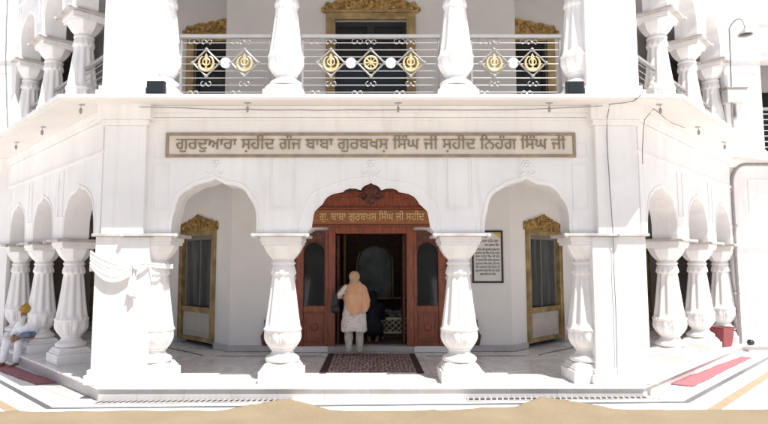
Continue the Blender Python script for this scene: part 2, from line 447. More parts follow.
# children of a column are written in column-local coordinates: undo the world offset build() applied
def fix_children(c, loc):
    for ch in c.children:
        for v in ch.data.vertices: v.co += Vector(loc)
CX = 1.243
loc0 = (CX, AY, FL)
c0 = make_column(T, loc0); fix_children(c0, loc0)
fr_spots = [(-CX,0.),(-3.04,0.),(3.04,0.)]
for zb in (FL, U0):
    if zb == U0: copy_part(c0, T, (CX,AY,zb))
    for x,_ in fr_spots: copy_part(c0, T, (x,AY,zb))
    for sg in (1,-1):
        for s in SCOL:
            x,y,_ = FS[sg](s,-.08,0); copy_part(c0, T, (x,y,zb), sg*(PHI))

# --- arcade walls
def arch_pts(cx, a, z0, h, n=72, foils=9, amp=.028):
    pts = []; ex = 2/2.75
    for i in range(n+1):
        t = pi - pi*i/n
        c, s_ = cos(t), abs(sin(t))
        x = a*math.copysign(abs(c)**ex, c); z = h*.95*(s_**ex)
        k = 1 - amp*(1-abs(sin(foils*.5*t)))
        if i in (0,n): k = 1; x = math.copysign(a, c); z = 0
        tip = .075*h*math.exp(-abs(x/(.14*max(a,.4)))**1.5)
        pts.append((cx + x*k, z0 + z*k + tip))
    return pts
def arcade(F, s0, s1, z0, z1, arches, n0=-.2, n1=.2):
    pts = [(s0,z0)]
    for cx,a,h in arches: pts += arch_pts(cx,a,z0,h)
    pts += [(s1,z0),(s1,z1),(s0,z1)]
    return MB().fpoly(F, pts, n0, n1)
def arch_trim(mb, F, cx, a, h, z0, n, r=.012, grow=.05):
    p = [F(s,n,z) for s,z in arch_pts(cx,a+grow,z0,h+grow)]
    mb.tube(p, r, 6)
def frame_panel(mb, F, s0,s1,z0,z1,n,w=.016,d=.012):
    mb.fbox(F,s0,s1,n-.002,n+d,z0,z0+w); mb.fbox(F,s0,s1,n-.002,n+d,z1-w,z1)
    mb.fbox(F,s0,s0+w,n-.002,n+d,z0+w,z1-w); mb.fbox(F,s1-w,s1,n-.002,n+d,z0+w,z1-w)
FA = [(-2.19,.60,.76),(0,.95,.76),(2.19,.60,.76)]
SA = [(1.15,.70,.76),(3.04,.58,.76),(4.76,.56,.76)]
for zb, zt in ((FL,E1),(U0,R1)):
    z0 = zb+2.035
    w = arcade(Ff,-3.5,3.5,z0,zt,FA).build('front_arcade_wall','paint',T)
    tr = MB()
    for cx,a,h in FA:
        arch_trim(tr,Ff,cx,a,h,z0,.2); 
        tr.lathe([(.0,0),(.05,0)],3,caps=False) if False else None
    for x in (-CX,CX): frame_panel(tr,Ff,x-.16,x+.16,z0+.36,z0+1.12,.2); frame_panel(tr,Ff,x-.19,x+.19,z0+.33,z0+1.16,.2,.012,.006)
    for x in (-2.95,2.95): frame_panel(tr,Ff,x-.11,x+.11,z0+.34,z0+.98,.2); frame_panel(tr,Ff,x-.11,x+.11,z0+1.06,z0+1.28,.2)
    for cx,a,h in FA:      # little rosette over each arch
        for k in range(6):
            t = 2*pi*k/6
            tr.ball((cx+.045*cos(t), AY-.205, z0+h+.22+.045*sin(t)), .024, 8, 6, (1,.5,1))
        tr.ball((cx, AY-.21, z0+h+.22), .026, 8, 6, (1,.6,1))
        for sx in (-1,1): tr.tube([(cx+sx*(.03+.10*u), AY-.205, z0+h+.12-.05*sin(u*pi)) for u in (0,.25,.5,.75,1)], .012, 6)
    tr.build('plaster_moulding','paint',w)
    cor = MB()
    for a0,a1,n in ((.10,.0,.26),(.16,.10,.235),(.20,.165,.215)):
        cor.fbox(Ff,-3.62,3.62,.1,n,zt-a0,zt-a1-(.002 if a1==0 else 0))
    cor.build('cornice','paint',w,bevel=.005)
    for sg in (1,-1):
        F = FS[sg]
        w = arcade(F,.2,7.4,z0,zt,SA).build('side_arcade_wall','paint',T)
        tr = MB()
        for cx,a,h in SA: arch_trim(tr,F,cx,a,h,z0,.2)
        for s in (2.05,3.88,5.5):
            frame_panel(tr,F,s-.13,s+.13,z0+.36,z0+1.12,.2)
        tr.build('plaster_moulding','paint',w)
        cor = MB()
        for a0,a1,n in ((.10,.0,.26),(.16,.10,.235),(.20,.165,.215)):
            cor.fbox(F,.1,6.3,.1,n,zt-a0,zt-a1-(.002 if a1==0 else 0))
        cor.fbox(F,.1,6.3,.19,.225,z0+1.18,z0+1.22)
        cor.build('cornice','paint',w,bevel=.005)
# lobed centre arch of the doorway bay
LOBES=[(63.5,237.5),(60,227),(58.5,217),(57,211),(53.5,207.5),(49,203.5),(46.5,199),(43.5,196),(38.5,193.5),(33,192.2),(28.4,191.6),(26,189.2),(21.5,187.8),(16,188),(10.3,189.6),(8.6,186.6),(5.2,184.6),(2.2,183.6),(0,182.2)]
def lobe_z(y): return CH+8.3*math.tan(radians(5.19)+math.atan((212-y)/595))
LB=[(-dx*.01392,lobe_z(y)) for dx,y in LOBES]
LB=[(-.95,FL+2.037),(LB[0][0]-.01,FL+2.06)]+LB[1:]
LB=LB+[(-x,z) for x,z in LB[::-1][1:]]
ls=MB().fpoly(Ff,[(-1.02,FL+2.037)]+LB+[(1.02,FL+2.037),(1.02,3.28),(-1.02,3.28)],.13,.203).build('lobed_arch','paint',T)
tr=MB(); tr.tube([Ff(x*1.0,.203,z) for x,z in LB],.010,6); tr.build('plaster_moulding','paint',ls)
# --- corner piers
for sg in (1,-1):
    for zb,zt in ((FL,E1),(U0,R1)):
        z0 = zb+2.035
        X = lambda a,b: (min(sg*a,sg*b), max(sg*a,sg*b))
        p = MB().box(*X(3.05,3.79),8.20,8.86,zb,z0-.04).build('corner_pier','paint',T,bevel=.01)
        q = MB().box(*X(2.98,3.83),8.15,8.90,z0-.04,z0).build('abacus','abacus',p,bevel=.006)
        MB().box(*X(2.985,3.855),8.135,8.90,zb+.006,zb+.13).box(*X(3.015,3.825),8.165,8.88,zb+.13,zb+.20).build('base_moulding','paint',p,bevel=.012)
        up = MB().box(*X(3.14,3.72),8.19,8.84,z0,zt-.3)
        up.box(*X(3.10,3.76),8.15,8.86,zt-.30,zt-.22); up.box(*X(3.06,3.80),8.11,8.88,zt-.22,zt-.004)
        up.build('pier_shaft','paint',p,bevel=.01)

# --- inner octagon walls, lower storey
def hole_wall(F,s0,s1,z0,z1,holes,n0=-.2,n1=0.):
    pts=[(s0,z0)]
    for a,b,t in holes: pts += [(a,z0),(a,t),(b,t),(b,z0)]
    pts += [(s1,z0),(s1,z1),(s0,z1)]
    return MB().fpoly(F,pts,n0,n1)
iw = hole_wall(Fi,-IX,IX,FL+.006,E1,[(-.74,.74,2.46)]).build('veranda_back_wall','inner',T)
for a,b in ((-IX-.03,-1.45),(1.45,IX+.03)): MB().fbox(Fi,a,b,.0,.035,FL+.006,FL+.12).build('skirting','marble',iw,bevel=.006)
WINS = [(.56,2.06),(6.6,7.4)]
for sg in (1,-1):
    F = FI[sg]
    iw = hole_wall(F,0,13.,FL+.006,E1,[(a,b,2.52) for a,b in WINS]).build('veranda_side_wall','inner',T)
    last = -.02
    for a,b in WINS+[(13.,13.)]:
        MB().fbox(F,last,a-.01,0,.035,FL+.006,FL+.12).build('skirting','marble',iw,bevel=.006); last = b+.01

def pediment(F, s0, s1, z0, h, n, mb):
    """carved gilt crest: stepped shoulders rising to a pointed middle, with scrolls in relief"""
    c=(s0+s1)/2; hw=(s1-s0)/2
    prof=[(-1.04,0),(-1.06,.30),(-1.0,.52),(-.93,.45),(-.86,.40),(-.76,.60),(-.66,.66),(-.56,.60),(-.5,.70),(-.40,.80),(-.30,.76),(-.24,.86),(-.14,.92),(-.07,.90),(0,1.04)]
    prof=prof+[(-x,z) for x,z in prof[::-1][1:]]
    mb.fpoly(F,[(c+x*hw, z0+z*h) for x,z in prof], n, n+.05)
    def P(x,z,nn): return F(c+x*hw, n+nn, z0+z*h)
    for sx in (-1,1):
        for (cx,cz,r,turn) in ((.78,.30,.20,1),(.48,.40,.24,-1),(.22,.34,.2,1),(.94,.22,.12,-1)):
            pts=[]
            for i in range(22):
                u=i/21; t=turn*u*2.3*pi; rr=r*(1-.8*u)
                pts.append(P(sx*(cx+rr*cos(t)*.55*h/hw*1.6), cz+rr*sin(t)*1.3, .055))
            mb.tube(pts,.016,6,rads=[.022-.012*i/21 for i in range(22)])
    for k in range(7):
        t=pi*k/6
        mb.ball(P(.11*cos(t), .52+.30*sin(t), .05), .026*1., 8,6)
    mb.ball(P(0,.50,.05), .05,10,8)
    pts=[P(x,z-.06,.05) for x,z in prof[2:-2]]; mb.tube(pts,.014,6)
    return mb

def gilt_window(F, s0, s1, parent, name='window', detail=True, glassm='glass2'):
    zt=2.40; b=.13
    f=MB()
    f.fbox(F,s0,s0+b,-.06,.05,FL+.09,2.50); f.fbox(F,s1-b,s1,-.06,.05,FL+.09,2.50)
    f.fbox(F,s0+b,s1-b,-.06,.05,zt,2.50); f.fbox(F,s0+b,s1-b,-.06,.03,.86,.97); f.fbox(F,s0+b,s1-b,-.06,.03,FL+.09,FL+.17)
    for a in (s0+.02,s1-.05): f.fbox(F,a,a+.03,.05,.065,FL+.1,2.49)
    o=f.build(name,'giltflat',parent,bevel=.008)
    i=MB(); i.fbox(F,s0+b,s0+b+.07,-.16,-.04,.97,zt); i.fbox(F,s1-b-.07,s1-b,-.16,-.04,.97,zt); i.fbox(F,s0+b+.07,s1-b-.07,-.16,-.04,zt-.07,zt)
    i.fbox(F,(s0+s1)/2-.02,(s0+s1)/2+.02,-.15,-.06,.97,zt-.07)
    i.build('sash',mat_sash,o,bevel=.004)
    MB().fbox(F,s0+b,s1-b,-.15,-.125,.97,zt).build('pane',glassm,o)
    p=MB().fbox(F,s0+b,s1-b,-.15,-.02,FL+.17,.86); frame_panel(p,F,s0+b+.06,s1-b-.06,FL+.25,.78,-.02,.02,.015)
    p.build('lower_panel',mat_panel,o,bevel=.004)
    if detail:
        pd=MB(); pediment(F,s0-.03,s1+.03,2.50,.34,-.0,pd); pd.build('crest','gilt',o)
    return o
mat_sash = mat('sash_grey',(.20,.19,.17),.5,.2,8)
mat_panel = mat('panel_cream',(.52,.47,.42),.5,.12,5)
for sg in (1,-1):
    for k,(a,b) in enumerate(WINS):
        gilt_window(FI[sg],a,b,T,'window',k==0)

# --- carved wooden doorway
D = IY-.0
def Fd(s,n,z): return (s, IY-n, z)
zs=.31
dr = MB()
for sx in (-1,1):
    X=lambda a,b:(min(sx*a,sx*b),max(sx*a,sx*b))
    a,b=X(.67,.80); dr.fbox(Fd,a,b,-.18,.10,zs,2.52)          # jambs
    a,b=X(1.27,1.40); dr.fbox(Fd,a,b,.0,.075,zs,2.2)
    a,b=X(.80,.86); dr.fbox(Fd,a,b,.0,.075,zs,2.46)
    a,b=X(.86,1.27); dr.fbox(Fd,a,b,.0,.05,.93,1.05); dr.fbox(Fd,a,b,.0,.05,zs,.38)
dr.fbox(Fd,-.67,.67,-.18,.10,2.40,2.52)
dr.fbox(Fd,-1.12,1.12,.0,.115,2.52,2.56); dr.fbox(Fd,-1.1,1.1,.0,.12,2.86,2.90)
doorframe = dr.build('door','wood',T,bevel=.008)
# sidelights with arched heads
for sx in (-1,1):
    hd = MB(); c=sx*1.065
    arc=[(c+.205*cos(t), 2.02+.22*sin(t)) for t in [pi*i/16 for i in range(17)]]
    out=[(c-.205,2.46),(c-.205,2.02)] + arc[::-1][1:-1] + [(c+.205,2.02),(c+.205,2.2 if sx>0 else 2.46),(c+.205 if sx<0 else c+.14,2.46 if sx<0 else 2.36)]
    if sx>0: out.append((c-.02,2.46))
    else: out = [(c-.205,2.2),(c-.205,2.02)] + arc[::-1][1:-1] + [(c+.205,2.02),(c+.205,2.46),(c+.02,2.46),(c-.14,2.36)]
    hd.fpoly(Fd,out,.0,.055)
    hd.tube([Fd(s,.06,z) for s,z in [(c-.205,1.1)]+[(c-.205,2.02)]+arc[::-1]+[(c+.205,1.1)]],.014,6)
    hd.build('sidelight_head','wooddark',doorframe)
    MB().fbox(Fd,c-.205,c+.205,.004,.012,1.05,2.26).build('sidelight_pane','glass',doorframe)
    pn=MB().fbox(Fd,c-.205,c+.205,.004,.03,.38,.93); frame_panel(pn,Fd,c-.17,c+.17,.42,.89,.03,.03,.02)
    pn.ball(Fd(c,.03,.65),.06,10,8,(1.3,.4,1.3))
    pn.build('lower_panel','wood',doorframe,bevel=.005)
    edge=MB(); x=sx*1.40
    for k in range(3):                                           # scalloped outer edge
        edge.fpoly(Fd,[(x,.35+k*.62),(x+sx*.05,.42+k*.62),(x+sx*.09,.60+k*.62),(x+sx*.05,.80+k*.62),(x,.95+k*.62)],.0,.06)
    edge.build('carved_edge','wooddark',doorframe,bevel=.006)
    fo=MB(); x=sx*1.86
    fo.fpoly(Fd,[(x-.16,.32),(x+.16,.32),(x+.19,.5),(x+.12,.62),(x+.13,.78),(x,.92),(x-.13,.78),(x-.12,.62),(x-.19,.5)],.036,.075)
    fo.ball(Fd(x,.07,.56),.07,10,8,(1,.5,1.6))
    fo.build('carved_bracket','wooddark',doorframe,bevel=.006)
# arched name panel and crest
pts=[(x*1.40,CH+(z-CH)*1.36+.03) for x,z in LB[2:-2] if z>2.42]
pts=[(-1.20,2.56)]+[p for p in pts if p[1]>2.6]+[(1.20,2.56)]
hd=MB().fpoly(Fd,pts,.0,.07); 
hd.tube([Fd(s*.985,.075,z-.012) for s,z in pts],.02,8)
hd.tube([Fd(s,.072,z) for s,z in [(-.98,2.915),(-.86,3.01),(-.74,3.055),(-.5,3.075),(0,3.08),(.5,3.075),(.74,3.055),(.86,3.01),(.98,2.915)]],.014,6)
for zz in (2.545,2.875): hd.fbox(Fd,-1.1,1.1,.115,.13,zz-.008,zz+.008)
hd.build('door_hood','wood',doorframe)
np_=MB().fpoly(Fd,[(-1.09,2.575),(1.09,2.575),(1.13,2.70),(1.09,2.845),(-1.09,2.845),(-1.13,2.70)],.07,.09).build('name_panel','woodlight',doorframe,bevel=.004)
text_mesh('ਗੁ. ਬਾਬਾ ਗੁਰਬਖਸ਼ ਿਸੰਘ ਜੀ ਸ਼ਹੀਦ',.20,.006,Fd,0.02,2.655,.096,1.98,weight=.003).build('lettering','goldtext',doorframe)
cr=MB()
cr.ball(Fd(0,.09,3.22),.12,14,10,(1.1,.45,1.25)); cr.ball(Fd(0,.09,3.325),.045,10,8,(.9,.6,1.2)); cr.ball(Fd(0,.10,3.06),.10,12,8,(1,.45,1.3))
for sx in (-1,1):
    for (r,x0,z0_) in ((.13,.20,3.22),(.12,.40,3.215),(.08,.14,3.06),(.09,.56,3.17)):
        cr.tube([Fd(sx*(x0+r*(1-.7*i/17)*cos(2.2*pi*i/17)),.09,z0_+r*.75*(1-.7*i/17)*sin(2.2*pi*i/17)) for i in range(18)],.02,6,rads=[.03-.018*i/17 for i in range(18)])
    cr.ball(Fd(sx*.34,.075,3.235),.10,12,8,(1.9,.35,.6)); cr.ball(Fd(sx*.20,.075,3.25),.08,12,8,(1.2,.4,.9))
    for k in range(4): cr.ball(Fd(sx*(.10+.035*k),.10,3.33-.035*k),.038,8,6)
bmesh.ops.translate(cr.bm,verts=cr.bm.verts[:],vec=(0,0,.02))
cr.build('door_crest','wooddark',doorframe)
# open leaves folded back inside + marble step
st=MB().fbox(Fd,-.8,.8,-.2,.10,FL+.006,zs); st.build('door_step','marble',doorframe,bevel=.008)
for a,b in ((-1.44,-.8),(.8,1.44)): MB().fbox(Fd,a,b,0,.12,FL+.006,zs).build('plinth_block','inner',doorframe,bevel=.008)
for sx in (-1,1):
    lf=MB(); x0=sx*.655
    lf.box(min(x0,x0-sx*.045),max(x0,x0-sx*.045),IY+.2,IY+.82,zs+.01,2.38)
    lf.build('door_leaf','wooddark',doorframe,bevel=.005)
# interior room
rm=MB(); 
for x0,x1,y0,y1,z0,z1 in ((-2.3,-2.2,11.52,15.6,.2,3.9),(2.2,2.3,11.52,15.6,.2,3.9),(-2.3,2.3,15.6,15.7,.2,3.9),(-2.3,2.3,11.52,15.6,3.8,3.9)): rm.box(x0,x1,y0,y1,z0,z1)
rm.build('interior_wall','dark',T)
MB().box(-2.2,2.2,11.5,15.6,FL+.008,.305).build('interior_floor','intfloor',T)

# --- upper storey back walls and doors
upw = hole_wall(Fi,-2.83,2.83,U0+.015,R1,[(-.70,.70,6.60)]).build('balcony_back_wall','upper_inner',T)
def gilt_door(cx, F, parent, glassm='glass'):
    f=MB(); z0=U0+.015; zt=6.60
    for sx in (-1,1):
        a=cx+sx*.70; b=cx+sx*.875; f.fbox(F,min(a,b),max(a,b),-.02,.06,z0,zt+.13); 
        a=cx+sx*.70; b=cx+sx*.735; f.fbox(F,min(a,b),max(a,b),.06,.08,z0,zt)
    f.fbox(F,cx-.70,cx+.70,-.02,.06,zt,zt+.13); f.fbox(F,cx-.93,cx+.93,-.0,.10,zt+.13,zt+.17)
    o=f.build('balcony_door','giltflat',parent,bevel=.006)
    lf=MB()
    for k in (-1,1):
        a=cx+(0 if k>0 else -.70); 
        lf.fbox(F,a,a+.07,-.14,-.09,z0,zt); lf.fbox(F,a+.63,a+.70,-.14,-.09,z0,zt); lf.fbox(F,a+.07,a+.63,-.14,-.09,zt-.1,zt); lf.fbox(F,a+.07,a+.63,-.14,-.09,z0,z0+.35)
    lf.build('door_leaf','blackplastic',o)
    MB().fbox(F,cx-.70,cx+.70,-.16,-.145,z0,zt).build('pane',glassm,o)
    pd=MB(); pediment(F,cx-.86,cx+.86,zt+.17,.36,.0,pd)
    for sx in (-1,1): pd.ball(F(cx+sx*.93,.05,zt+.19),.05,10,8)
    pd.build('crest','gilt',o)
    return o
gilt_door(0,Fi,T)
def Fr(s,n,z): return (s, 12.45-n, z)
for sg in (1,-1):
    X=lambda a,b:(min(sg*a,sg*b),max(sg*a,sg*b))
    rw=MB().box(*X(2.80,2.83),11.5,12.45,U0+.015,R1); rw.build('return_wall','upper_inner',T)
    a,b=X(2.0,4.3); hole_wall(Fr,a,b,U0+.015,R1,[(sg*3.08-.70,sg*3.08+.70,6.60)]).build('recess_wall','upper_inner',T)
    gilt_door(sg*3.08,Fr,T)
    F=mk_side(sg,4.2,12.45)
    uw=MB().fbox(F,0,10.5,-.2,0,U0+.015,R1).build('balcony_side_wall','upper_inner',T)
    dk=MB()
    for s in (2.3,4.8,7.2): dk.fbox(F,s-.55,s+.55,-.05,.012,U0+.05,6.5)
    dk.build('shuttered_opening','glass',uw)
# unseen rear and flank walls, added to block stray sky light
MB().box(-16,16,23.6,23.9,FL+.006,R1).box(-15.9,-15.6,12.6,23.6,FL+.006,R1).box(15.6,15.9,12.6,23.6,FL+.006,R1).build('light_block_wall','inner',T)
for sg in (1,-1):
    F=FI[sg]; MB().fbox(F,12.6,12.8,.0,3.2,FL+.006,E1).fbox(F,12.6,12.8,.0,3.2,U0+.015,R1).build('end_wall','inner',T)

# --- railings of the balcony
def khanda(mb, P, r):
    """P(x,z,n) maps local to world; r overall half height .15"""
    mb.tube([P(.052*cos(t),.012+.052*sin(t),0) for t in [2*pi*i/20 for i in range(20)]],.011,6,closed=True)
    mb.prism([P(x,z,.006) for x,z in ((0,.145),(.022,.10),(.014,-.02),(.010,-.13),(-.010,-.13),(-.014,-.02),(-.022,.10))],[P(x,z,-.006) for x,z in ((0,.145),(.022,.10),(.014,-.02),(.010,-.13),(-.010,-.13),(-.014,-.02),(-.022,.10))])
    mb.tube([P(-.05,-.085,0),P(.05,-.085,0)],.008,6)
    for sx in (-1,1):
        pts=[P(sx*(.105*cos(t)),-.005+.115*sin(t),0) for t in [radians(-125+ (185)*i/15) for i in range(16)]]
        mb.tube(pts,.012,6,rads=[.009+.012*sin(pi*min(1,i/15*1.05)) for i in range(16)])
        mb.ball(P(sx*.05,-.105,0),.014,8,6)
def wheel(mb,P):
    mb.tube([P(.095*cos(t),.095*sin(t),0) for t in [2*pi*i/28 for i in range(28)]],.015,6,closed=True)
    for k in range(4):
        t=pi*k/4; mb.tube([P(-.085*cos(t),-.085*sin(t),0),P(.085*cos(t),.085*sin(t),0)],.009,6)
    mb.ball(P(0,0,0),.03,10,8)
def railing(F, s0, s1, n, dia, discs, name='balcony_railing'):
    z0=U0+.015
    bars=MB(); top=U0+1.06
    bars.fbox(F,s0,s1,n-.03,n+.03,top-.05,top)
    for z in [top-.12-.106*k for k in range(8)]+[z0+.1]:
        bars.tube([F(s0,n,z),F(s1,n,z)],.0065,6)
    for s in (s0+.02,s1-.02): bars.fbox(F,s-.014,s+.014,n-.014,n+.014,z0,top-.05)
    r=bars.build(name,'steel',T)
    zc=U0+.635
    if dia:
        def scroll(s,zz,sz,nn,k):
            sc_=MB()
            for sx in (-1,1):
                sc_.tube([F(s+sx*(.046+.04*k*(1-.5*u)*cos(u*1.6*pi+pi)), nn, zz+sz*.045*k*(1-.4*u)*sin(u*1.6*pi)) for u in [i/12 for i in range(13)]],.0068,6)
            sc_.tube([F(s-.012,nn,zz),F(s+.012,nn,zz)],.012,6)
            sc_.build('scroll_work','steel',r)
        for s,kd in dia:
            for zz,sz in ((zc+.31,1),(zc-.31,-1)): scroll(s,zz,sz,n+.012,1)
            d=.20; dm=MB()
            q=[(s,zc+d),(s+d,zc),(s,zc-d),(s-d,zc)]
            for i in range(4): dm.tube([F(q[i][0],n+.012,q[i][1]),F(q[(i+1)%4][0],n+.012,q[(i+1)%4][1])],.0125,6)
            for a,b in q: dm.ball(F(a,n+.014,b),.028,10,8)
            dm.build('diamond_frame','steel',r)
            e=MB(); P=lambda x,z,nn,s=s: F(s+x,n+.02+nn,zc+z)
            if kd=='k': khanda(e,P,1)
            else: wheel(e,P)
            e.build('emblem','emblem',r)
        for k in range(int((s1-s0)/.62)+1):
            s=s0+.2+k*.62
            if s>s1-.15: break
            for zz,sz in ((top-.09,-1),(z0+.16,1)): scroll(s,zz,sz,n,1.1)
        for s in discs:
            o=MB(); o.prism([F(s+.078*cos(2*pi*i/28),n+.022,zc+.078*sin(2*pi*i/28)) for i in range(28)],[F(s+.078*cos(2*pi*i/28),n-.006,zc+.078*sin(2*pi*i/28)) for i in range(28)])
            o.build('medallion','disc',r,bevel=.006)
    return r
railing(Ff,-1.02,1.02,.0,[(-.585,'k'),(0,'w'),(.585,'k')],[-.2925,.2925])
railing(Ff,-2.80,-1.46,.0,[(-2.41,'k'),(-1.85,'k')],[-2.13])
railing(Ff,1.46,2.80,.0,[(1.81,'k'),(2.37,'k')],[2.09])
for sg in (1,-1):
    for a,b in ((.4,2.0),(2.5,3.8),(4.3,5.6)):
        railing(FS[sg],a,b,-.08,[],[])

# ------------------------------------------------------------------ side wings
for sg in (1,-1):
    F=FW[sg]; bx=corner_wing(.2,.2)[0]
    side='right' if sg>0 else 'left'
    lab='plain white flat fronted wing with conduit pipe at the right edge' if sg>0 else 'sliver of plain white wing wall behind the hanging wire at the left edge'
    wg=thing('side_wing',lab,'building',(sg*11,13,0))
    lw=MB().fbox(F,bx-.02,15.6,-.2,.2,FL+.006,E1-.004).build('wall','paint',wg)
    tr=MB()
    for z in (2.22,): tr.fbox(F,bx-.05,15.6,.19,.26,z-.03,z+.02)
    tr.fbox(F,bx-.03,15.6,.19,.25,3.85,E1-.006)
    for s in (bx+.35,bx+2.2,bx+4.05): frame_panel(tr,F,s,s+1.6,2.5,3.6,.2); frame_panel(tr,F,s,s+1.6,.5,2.0,.2)
    tr.build('plaster_moulding','paint',lw)
    up=MB().fbox(F,bx-.02,bx+.75,-.2,.22,U0+.02,R1-.004).fbox(F,bx+.75,15.6,-.2,.18,6.2,R1-.004).fbox(F,bx+2.6,bx+3.3,-.2,.22,U0+.02,6.2)
    uo=up.build('upper_wall','paint',wg)
    um=MB(); um.fbox(F,bx-.06,bx+.8,.2,.27,6.16,6.2); um.fbox(F,bx+.8,15.6,.17,.24,6.4,6.46); um.fbox(F,bx+.8,15.6,.17,.22,7.0,7.05)
    frame_panel(um,F,bx+.12,bx+.62,4.5,5.9,.22); um.build('plaster_moulding','paint',uo)
    MB().fbox(F,bx+.75,15.6,-2.2,-2.0,U0+.02,R1-.01).build('balcony_back_wall','upper_inner',wg)
    dk=MB().fbox(F,bx+.8,bx+2.5,-2.0,-1.95,U0+.1,6.1).build('dark_opening','glass',wg)
    rb=MB()
    for z in [U0+.2+.12*k for k in range(7)]: rb.tube([F(bx+.78,.05,z),F(bx+2.58,.05,z)],.012,6)
    rb.fbox(F,bx+.76,bx+2.58,.02,.08,U0+1.0,U0+1.06); rb.build('balcony_railing','steel',wg)

# ------------------------------------------------------------------ signboard
sg_=thing('signboard','long framed stone name board with raised Gurmukhi letters above the arches','sign',(0,8.25,3.3))
zc0,zc1=3.343,3.637
MB().fbox(Ff,-2.86,2.86,.203,.225,zc0,zc1).build('panel','signstone',sg_)
fr=MB(); 
fr.fbox(Ff,-2.89,2.89,.203,.245,zc1-.012,zc1+.028); fr.fbox(Ff,-2.89,2.89,.203,.245,zc0-.028,zc0+.012)
fr.fbox(Ff,-2.89,-2.85,.203,.245,zc0+.012,zc1-.012); fr.fbox(Ff,2.85,2.89,.203,.245,zc0+.012,zc1-.012)
fr.build('frame','signframe',sg_,bevel=.006)
text_mesh('ਗੁਰਦੁਆਰਾ ਸ਼ਹੀਦ ਗੰਜ ਬਾਬਾ ਗੁਰਬਖਸ਼ ਿਸੰਘ ਜੀ ਸ਼ਹੀਦ ਿਨਹੰਗ ਿਸੰਘ ਜੀ',.232,.008,Ff,0,3.43,.235,5.5,weight=.0015).build('lettering','signtext',sg_)

# ------------------------------------------------------------------ notice board
nb=thing('notice_board','white paper notice in a black frame on the veranda wall right of the doorway','notice board',(2.22,11.27,1.5))
n0,n1,z0,z1=1.91,2.50,1.47,2.46
MB().fbox(Fi,n0+.03,n1-.03,.004,.016,z0+.03,z1-.03).build('paper','board',nb)
fr=MB(); frame_panel(fr,Fi,n0,n1,z0,z1,.004,.035,.028); fr.build('frame','blackplastic',nb,bevel=.004)
tx=None
head=['ਗੁਰਦੁਆਰਾ ਸ਼ਹੀਦ ਗੰਜ','ਬਾਬਾ ਗੁਰਬਖਸ਼ ਿਸੰਘ']
al=MB()
al2=text_mesh(head[0],.075,.001,Fi,2.205,2.235,.018,.42,weight=.0015); al2.build('heading','ink',nb)
al2=text_mesh(head[1],.06,.001,Fi,2.29,2.165,.018,.27,weight=.001); al2.build('heading','ink',nb)
wd=['ਗੁਰਦੁਆਰਾ','ਸ਼ਹੀਦ','ਗੰਜ','ਬਾਬਾ','ਗੁਰਬਖਸ਼','ਿਸੰਘ','ਜੀ','ਿਨਹੰਗ']
lines=[]
for k in range(8):
    random.shuffle(wd); lines.append(' '.join(wd[:5]))
for k,l in enumerate(lines):
    text_mesh(l,.06,.001,Fi,2.205,2.08-.066*k,.018,.46 if k<7 else .3,weight=.001).build('text_line','ink',nb)
MB().fpoly(Fi,[(2.30,2.42),(2.455,2.42),(2.455,2.31),(2.40,2.345)],.016,.019).build('corner_flash','yellow',nb)
em=MB(); em.tube([Fi(2.18+.03*cos(2*pi*i/16),.02,2.36+.03*sin(2*pi*i/16)) for i in range(16)],.006,6,closed=True)
for sx in (-1,1): em.fpoly(Fi,[(2.18+sx*.035,2.33),(2.18+sx*.085,2.34),(2.18+sx*.085,2.36),(2.18+sx*.04,2.375)],.016,.019)
em.build('emblem','ink',nb)

# ------------------------------------------------------------------ fixtures
def floodlight(x, label):
    t=thing('floodlight',label,'floodlight',(x,7.75,EZ+.09),0,'floodlights on the eave')
    b=MB().box(x-.12,x+.12,7.72,7.79,EZ+.07+.06,EZ+.07+.235); 
    for k in range(5): b.box(x-.10+.045*k,x-.085+.045*k,7.79,7.805,EZ+.07+.07,EZ+.07+.225)
    b.build('housing','blackplastic',t,bevel=.01)
    MB().box(x-.10,x+.10,7.712,7.72,EZ+.07+.08,EZ+.07+.215).build('lens','glass',t)
    MB().tube([(x-.135,7.75,EZ+.07+.15),(x-.135,7.75,EZ+.07+.014),(x+.135,7.75,EZ+.07+.014),(x+.135,7.75,EZ+.07+.15)],.01,6).build('bracket','metalgrey',t)
floodlight(-2.86,'black floodlight on the eave at the left front corner'); floodlight(2.72,'black floodlight on the eave at the right front corner')
# bulb holders under the eave
def holder(p,label):
    HZ=E1-(E1-EZ)*.47
    t=thing('lamp_holder',label,'lamp holder',(p[0],p[1],HZ-.13),0,'bare lamp holders under the eave')
    MB().lathe([(.05,-.012),(.05,-.0),(.02,-.03)][:2],12,c=(p[0],p[1],HZ+.004)).tube([(p[0],p[1],HZ),(p[0],p[1],HZ-.06)],.006,6).build('hook','metalgrey',t)
    MB().lathe([(.010,0),(.019,.02),(.021,.05),(.015,.075),(.010,.08)],12,c=(p[0],p[1],HZ-.135)).build('socket','pipe',t)
hl={-2:'lamp holder under the eave left of the long signboard',-1:'',0:''}
def ff(x): return (x,7.9,0)
holder(ff(-1.67),'small lamp holder under the front eave between the left arch and doorway arch')
holder(ff(.37),'small lamp holder under the front eave above the doorway arch')
holder(ff(2.42),'small lamp holder under the front eave above the right arch')
def sp(sg,s,n=.62): return FS[sg](s,n,0)
ordn=['nearest the front corner','in the middle','farthest from the front corner']
for sg,nm in ((-1,'left'),(1,'right')):
    for k,s in enumerate((-.12,1.7,3.3)):
        holder(sp(sg,s),'small lamp holder under the %s oblique eave, %s'%(nm,ordn[k]))
